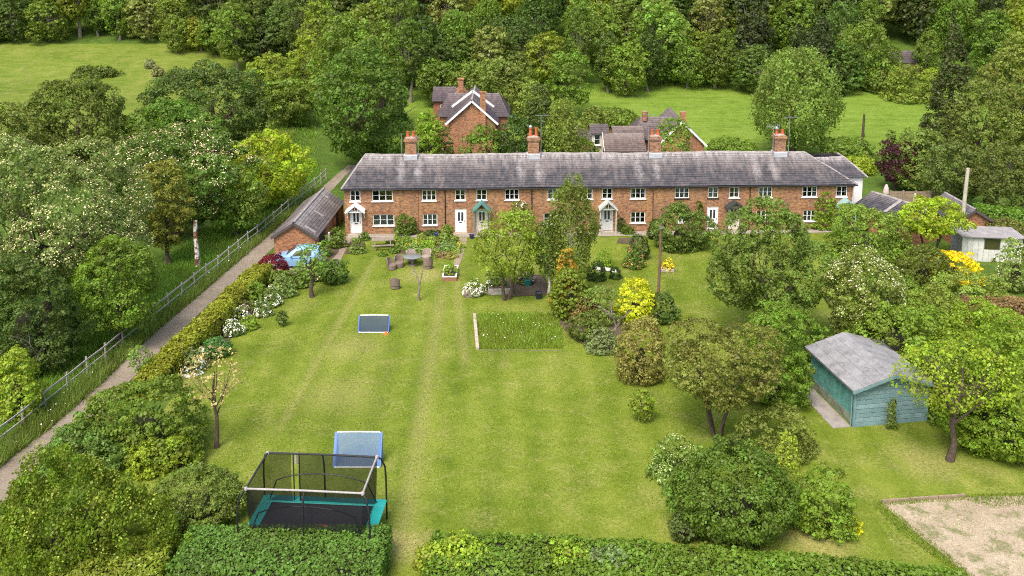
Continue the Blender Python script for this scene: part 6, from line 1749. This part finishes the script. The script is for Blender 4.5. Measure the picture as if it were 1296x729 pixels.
# --- behind the terrace
back = [(612, 152, 202, 68, (.1, .165, .025), 'round', 'bright bushy tree in front of the gabled house', 'garden_tree'), (654, 138, 203, 66, (.045, .08, .018), 'round', 'dark evergreen tree right of the gabled house', 'evergreen_tree'), (683, 108, 200, 46, (.07, .085, .022), 'column', 'olive dark yew behind the second chimney', 'yew_tree'),
        (712, 108, 198, 62, (.17, .19, .045), 'weep', 'pale weeping tree beside the cupola barn', 'pale_tree'), (657, 178, 203, 36, LT, 'dome', 'light green shrub left of the second chimney', 'garden_shrub'), (725, 177, 203, 66, (.135, .2, .03), 'dome', 'fresh green shrubs below the cupola barn', 'garden_shrub'),
        (853, 160, 200, 44, (.115, .185, .03), 'dome', 'round green bush right of the third chimney', 'garden_shrub'), (752, 130, 176, 40, (.14, .15, .035), 'round', 'bronze bush above the cupola barn', 'garden_tree'), (782, 140, 166, 50, (.1, .14, .025), 'dome', 'hedge bush above the farmhouse roof', 'garden_shrub'),
        (545, 130, 200, 44, (.13, .2, .022), 'oval', 'light green tree beside the massive lime', 'garden_tree'), (560, 172, 204, 34, (.08, .12, .03), 'dome', 'dark shrub left of the gabled house', 'garden_shrub'), (536, 178, 206, 26, (.07, .1, .025), 'dome', 'low dark shrubs behind the first chimney', 'garden_shrub'),
        (720, 58, 150, 72, (.1, .165, .025), 'round', 'rounded green tree at the field corner', 'field_tree'), (640, 62, 150, 80, (.11, .15, .035), 'round', 'grey-green tree behind the gabled house', 'wood_tree'), (594, 78, 142, 60, (.12, .165, .035), 'oval', 'slender pale tree above the red house', 'wood_tree'),
        (668, 95, 160, 60, (.13, .17, .04), 'round', 'light tree right of the house roofs', 'wood_tree'), (555, 70, 135, 60, (.09, .14, .025), 'round', 'mid green tree above the red house', 'wood_tree'), (792, 50, 122, 66, (.12, .18, .028), 'round', 'round-headed tree standing forward of the wood at the field', 'wood_tree'),
        (1003, 46, 197, 126, (.15, .185, .045), 'weep', 'tall silvery green willow behind the fourth chimney', 'willow_tree'), (1133, 176, 240, 58, (.05, .016, .018), 'round', 'dark purple-leaved tree beside the white wing', 'copper_beech'), (930, 180, 203, 60, (.1, .16, .025), 'dome', 'hedge bushes along the field behind the roof', 'garden_shrub'),
        (1078, 178, 208, 60, (.1, .16, .028), 'dome', 'green bushes beyond the roof end', 'garden_shrub'), (1085, 200, 222, 50, (.2, .26, .03), 'dome', 'lime green shrub beside the purple tree', 'garden_shrub'), (1128, 160, 215, 24, (.08, .12, .03), 'cone', 'small conifer behind the purple tree', 'conifer'),
        (1172, 168, 245, 62, (.115, .16, .04), 'dome', 'grey-green bush right of the purple tree', 'garden_shrub'), (1210, 25, 200, 74, (.05, .065, .022), 'cone', 'tall dark spruce at the right', 'spruce_tree'), (1276, 38, 215, 110, (.15, .155, .035), 'round', 'tall bronze-topped pine at the right edge', 'pine_tree'),
        (1232, 88, 235, 100, (.13, .145, .035), 'round', 'bronze-green spreading pine in front of the spruce', 'pine_tree'), (1205, 175, 262, 80, (.105, .12, .035), 'round', 'olive cedar behind the panel fence', 'cedar_tree'), (1262, 175, 275, 90, (.085, .11, .028), 'round', 'dark cedar above the tall hedge', 'cedar_tree'),
        (1118, 88, 120, 44, (.1, .14, .03), 'dome', 'bushes below the far wood house', 'garden_shrub'), (1158, 92, 130, 66, (.15, .17, .03), 'mound', 'yellowish bushes at the far field corner', 'garden_shrub'), (1142, 84, 112, 36, (.09, .13, .025), 'dome', 'dark bushes hiding the far wood house', 'garden_shrub'), (1183, 88, 104, 24, (.22, .26, .03), 'ball', 'lime bush beside the far wood house', 'garden_shrub')]
for i, (x, tp_, bs_, w, c, sh_, lb, nm) in enumerate(back):
    if x < 900 and 197 <= bs_ <= 206: bs_ = 238
    sm_ = nm in ('garden_shrub',)
    plant(nm, lb, 'shrub' if sm_ else 'tree', x, tp_, bs_, w, c, sh_, lpx=2.9, seed=400 + i, clear=0 if sm_ or sh_ in ('cone', 'column') else .05, droop=1.6 if sh_ == 'weep' else 0, dens=1.2 if sh_ == 'cone' else .9, core=not sm_)

# --- hillside wood: a few kinds of tree, each copied
def proto(kind, shape, seed, leaf, h=12.0, w=9.0, clear=.03, dens=.9, droop=0, crk=2.6, flat=.75):
    rng = np.random.default_rng(seed)
    t = thing('wood_tree', kind, 'tree', (0, 0, 0))
    rx = w / 2; cr = leaf * crk
    z0 = h * clear
    C, O, TN = crown_clumps(rng, shape, rx - cr * .4, rx - cr * .4, h - z0 - cr * .4, z0, cr)
    P, N, tone = fill_clumps(rng, C, O, TN, cr, int(6.0 * dens * (cr / leaf) ** 2), shape, flat=flat, droop=droop)
    leaf_obj('crown', P, N, leaf, rng, t, MD, tone=tone)
    trunk_mesh(rng, h, z0, rx, rx, h - z0, .28, limbs=5).build('trunk', BARKG, t, smooth=True)
    return t
protos = [proto('p', 'round', 501, .36), proto('p', 'oval', 502, .30, 14, 7.5, crk=3.4), proto('p', 'spread', 503, .34, 10.5, 10.5, crk=2.2, flat=.45), proto('p', 'weep', 504, .28, 13, 8, droop=1.2, crk=2.4), proto('p', 'oval', 505, .42, 15, 9, crk=3.2, flat=.55, clear=.1), proto('p', 'cone', 506, .34, 15, 7, clear=.02), proto('p', 'round', 507, .27, 9.5, 8, crk=3.8, dens=.8), proto('p', 'oval', 508, .33, 15.5, 7, crk=2.8, clear=.18, dens=.7)]
cols = [((.055, .09, .02), 'dark green broadleaf tree in the hillside wood'), ((.09, .14, .024), 'mid green broadleaf tree in the hillside wood'), ((.15, .19, .025), 'yellow-green broadleaf tree in the hillside wood'), ((.13, .16, .05), 'pale grey-green tree in the hillside wood'), ((.045, .065, .022), 'very dark tree in the hillside wood')]
rw = random.Random(77)
first = set()
def wood(x, y, s=1.0, ci=None, pi=None, sz=1.0, zone=None):
    pi = pi if pi is not None else rw.choices(range(8), (4, 4, 4, 2.2, 4, .8, 3, 3))[0]
    ci = ci if ci is not None else rw.choices(range(5), (4, 5, 3, 1.6, 1.6))[0]
    if pi == 5: ci = 4
    c, lb = cols[ci]
    if zone: lb = lb.replace('in the hillside wood', zone)
    q_ = rw.uniform(.8, 1.35); k = [c[0] * 1.14 * q_ * rw.uniform(.9, 1.1), c[1] * q_ * 1.06, c[2] * q_ * .8]
    sc = s * rw.uniform(.82, 1.2)
    z = float(hgt(y)) - .15
    pr = protos[pi]
    if pi not in first:
        first.add(pi); o = pr
        o.location = (x, y, z); o['label'] = lb; o['group'] = lb.replace('tree', 'trees'); o.scale = (sc, sc, sc * sz)
        for ch in o.children:
            if ch.name.startswith('crown'): ch.color = (*k, 1)
    else:
        o = dup(pr, (x, y, z), rw.uniform(0, 6.28), lb, lb.replace('tree', 'trees'), (sc, sc, sc * sz * rw.uniform(.9, 1.15)), (*k, 1))
    return o
def half_w(y): return y * .54 + 8
for ri, Y in enumerate((136, 143, 150.5, 158, 166, 175, 185)):
    X = -half_w(Y) + rw.uniform(0, 4)
    while X < half_w(Y):
        y = Y + rw.uniform(-2.6, 2.6)
        px = CX + X / (y * math.cos(PITCH) + 12 * math.sin(PITCH)) * FPX
        ok = True
        if px < 262 and Y < 151: ok = False                     # hill field stays open
        if Y < 140 and (px < 560 or 1105 < px < 1195): ok = False
        if Y < 147 and 1125 < px < 1178: ok = False
        zn = ('along the far edge of the pasture field' if px > 700 else 'in the hillside wood behind the houses') if Y < 147 else ('in the wood above the hill field' if px < 420 else None)
        if ok: wood(X, y, rw.uniform(.78, 1.02) if ri < 2 else rw.uniform(.9, 1.2), zone=zn)
        X += rw.uniform(5.2, 7.6)
for X in np.arange(-96, -50, 4.2):                              # wood edge along the top of the hill field
    wood(float(X) + rw.uniform(-1, 1), 151.8 + rw.uniform(-.8, 1.5), rw.uniform(.62, .95), zone='standing right on the top edge of the hill field')
for X in np.arange(-52, -44, 3.5):
    wood(float(X), 147 + rw.uniform(-1, 1), rw.uniform(.6, .8), zone='at the corner of the hill field')
# trees between the gardens and the wood
for (px, by, s) in ((405, 118, .8), (395, 140, .7), (430, 110, .8), (520, 130, .85), (505, 110, .9), (540, 112, .8), (585, 108, .85), (620, 112, .8), (690, 120, .8), (660, 112, .85), (735, 112, .8), (770, 118, .6), (300, 92, .7), (330, 85, .8), (360, 82, .8), (280, 70, .8), (385, 100, .8), (470, 108, .9), (820, 116, .7), (905, 112, .75), (870, 112, .8), (1060, 118, .85), (1090, 112, .9), (1035, 118, .7), (955, 118, .7), (1120, 98, .55), (1172, 99, .5)):
    p = G(px, by)
    wood(p.x, p.y, s, zone='at the corner of the hill field' if px < 290 else 'between the massive lime and the hill field' if px < 480 else 'in the belt just behind the gabled house' if px < 700 else 'standing out into the pasture field edge' if px < 1100 else 'beside the low house in the far wood')

# --- grasses (nobody could count the blades)
grass_stuff('verge_grass', 'rough green verge grass between the fence and lane', ((-100, 700), (0, 562), (88, 497), (205, 402), (300, 325), (395, 246), (410, 236), (393, 252), (290, 342), (190, 428), (130, 485), (66, 542), (0, 592), (-80, 700)), 330, .48, .05, (.12, .16, .03), 601, (WHT, 90, .05))
grass_stuff('pasture_grass', 'long green grass of the paddock beyond the fence', ((-100, 640), (0, 556), (88, 490), (205, 395), (300, 318), (410, 226), (400, 200), (330, 250), (220, 320), (150, 400), (0, 480), (-120, 560)), 120, .26, .06, (.11, .185, .022), 602)
grass_stuff('meadow_grass', 'square of tall uncut grass in the lawn', ((605, 443), (712, 442), (707, 398), (602, 399)), 420, .26, .04, (.16, .215, .026), 603, (WHT, 90, .055))
grass_stuff('lawn_grass', 'short mown grass of the wide garden lawn', ((160, 640), (240, 480), (330, 385), (440, 320), (900, 310), (930, 420), (850, 640), (1000, 700), (1296, 610), (1296, 760), (300, 760)), 110, .034, .078, (.14, .18, .02), 606, lean=1.0)
grass_stuff('gap_grass', 'grass in the gap beyond the lime tree', ((340, 150), (400, 150), (400, 195), (340, 195)), 30, .3, .1, (.14, .22, .03), 604)
grass_stuff('edge_grass', 'long grass fringing the gravel patch', ((1104, 640), (1116, 634), (1222, 627), (1300, 625), (1300, 640), (1262, 645), (1222, 634), (1123, 641), (1156, 668), (1212, 712), (1240, 735), (1215, 735), (1190, 712), (1136, 672)), 520, .11, .035, (.12, .165, .02), 605)
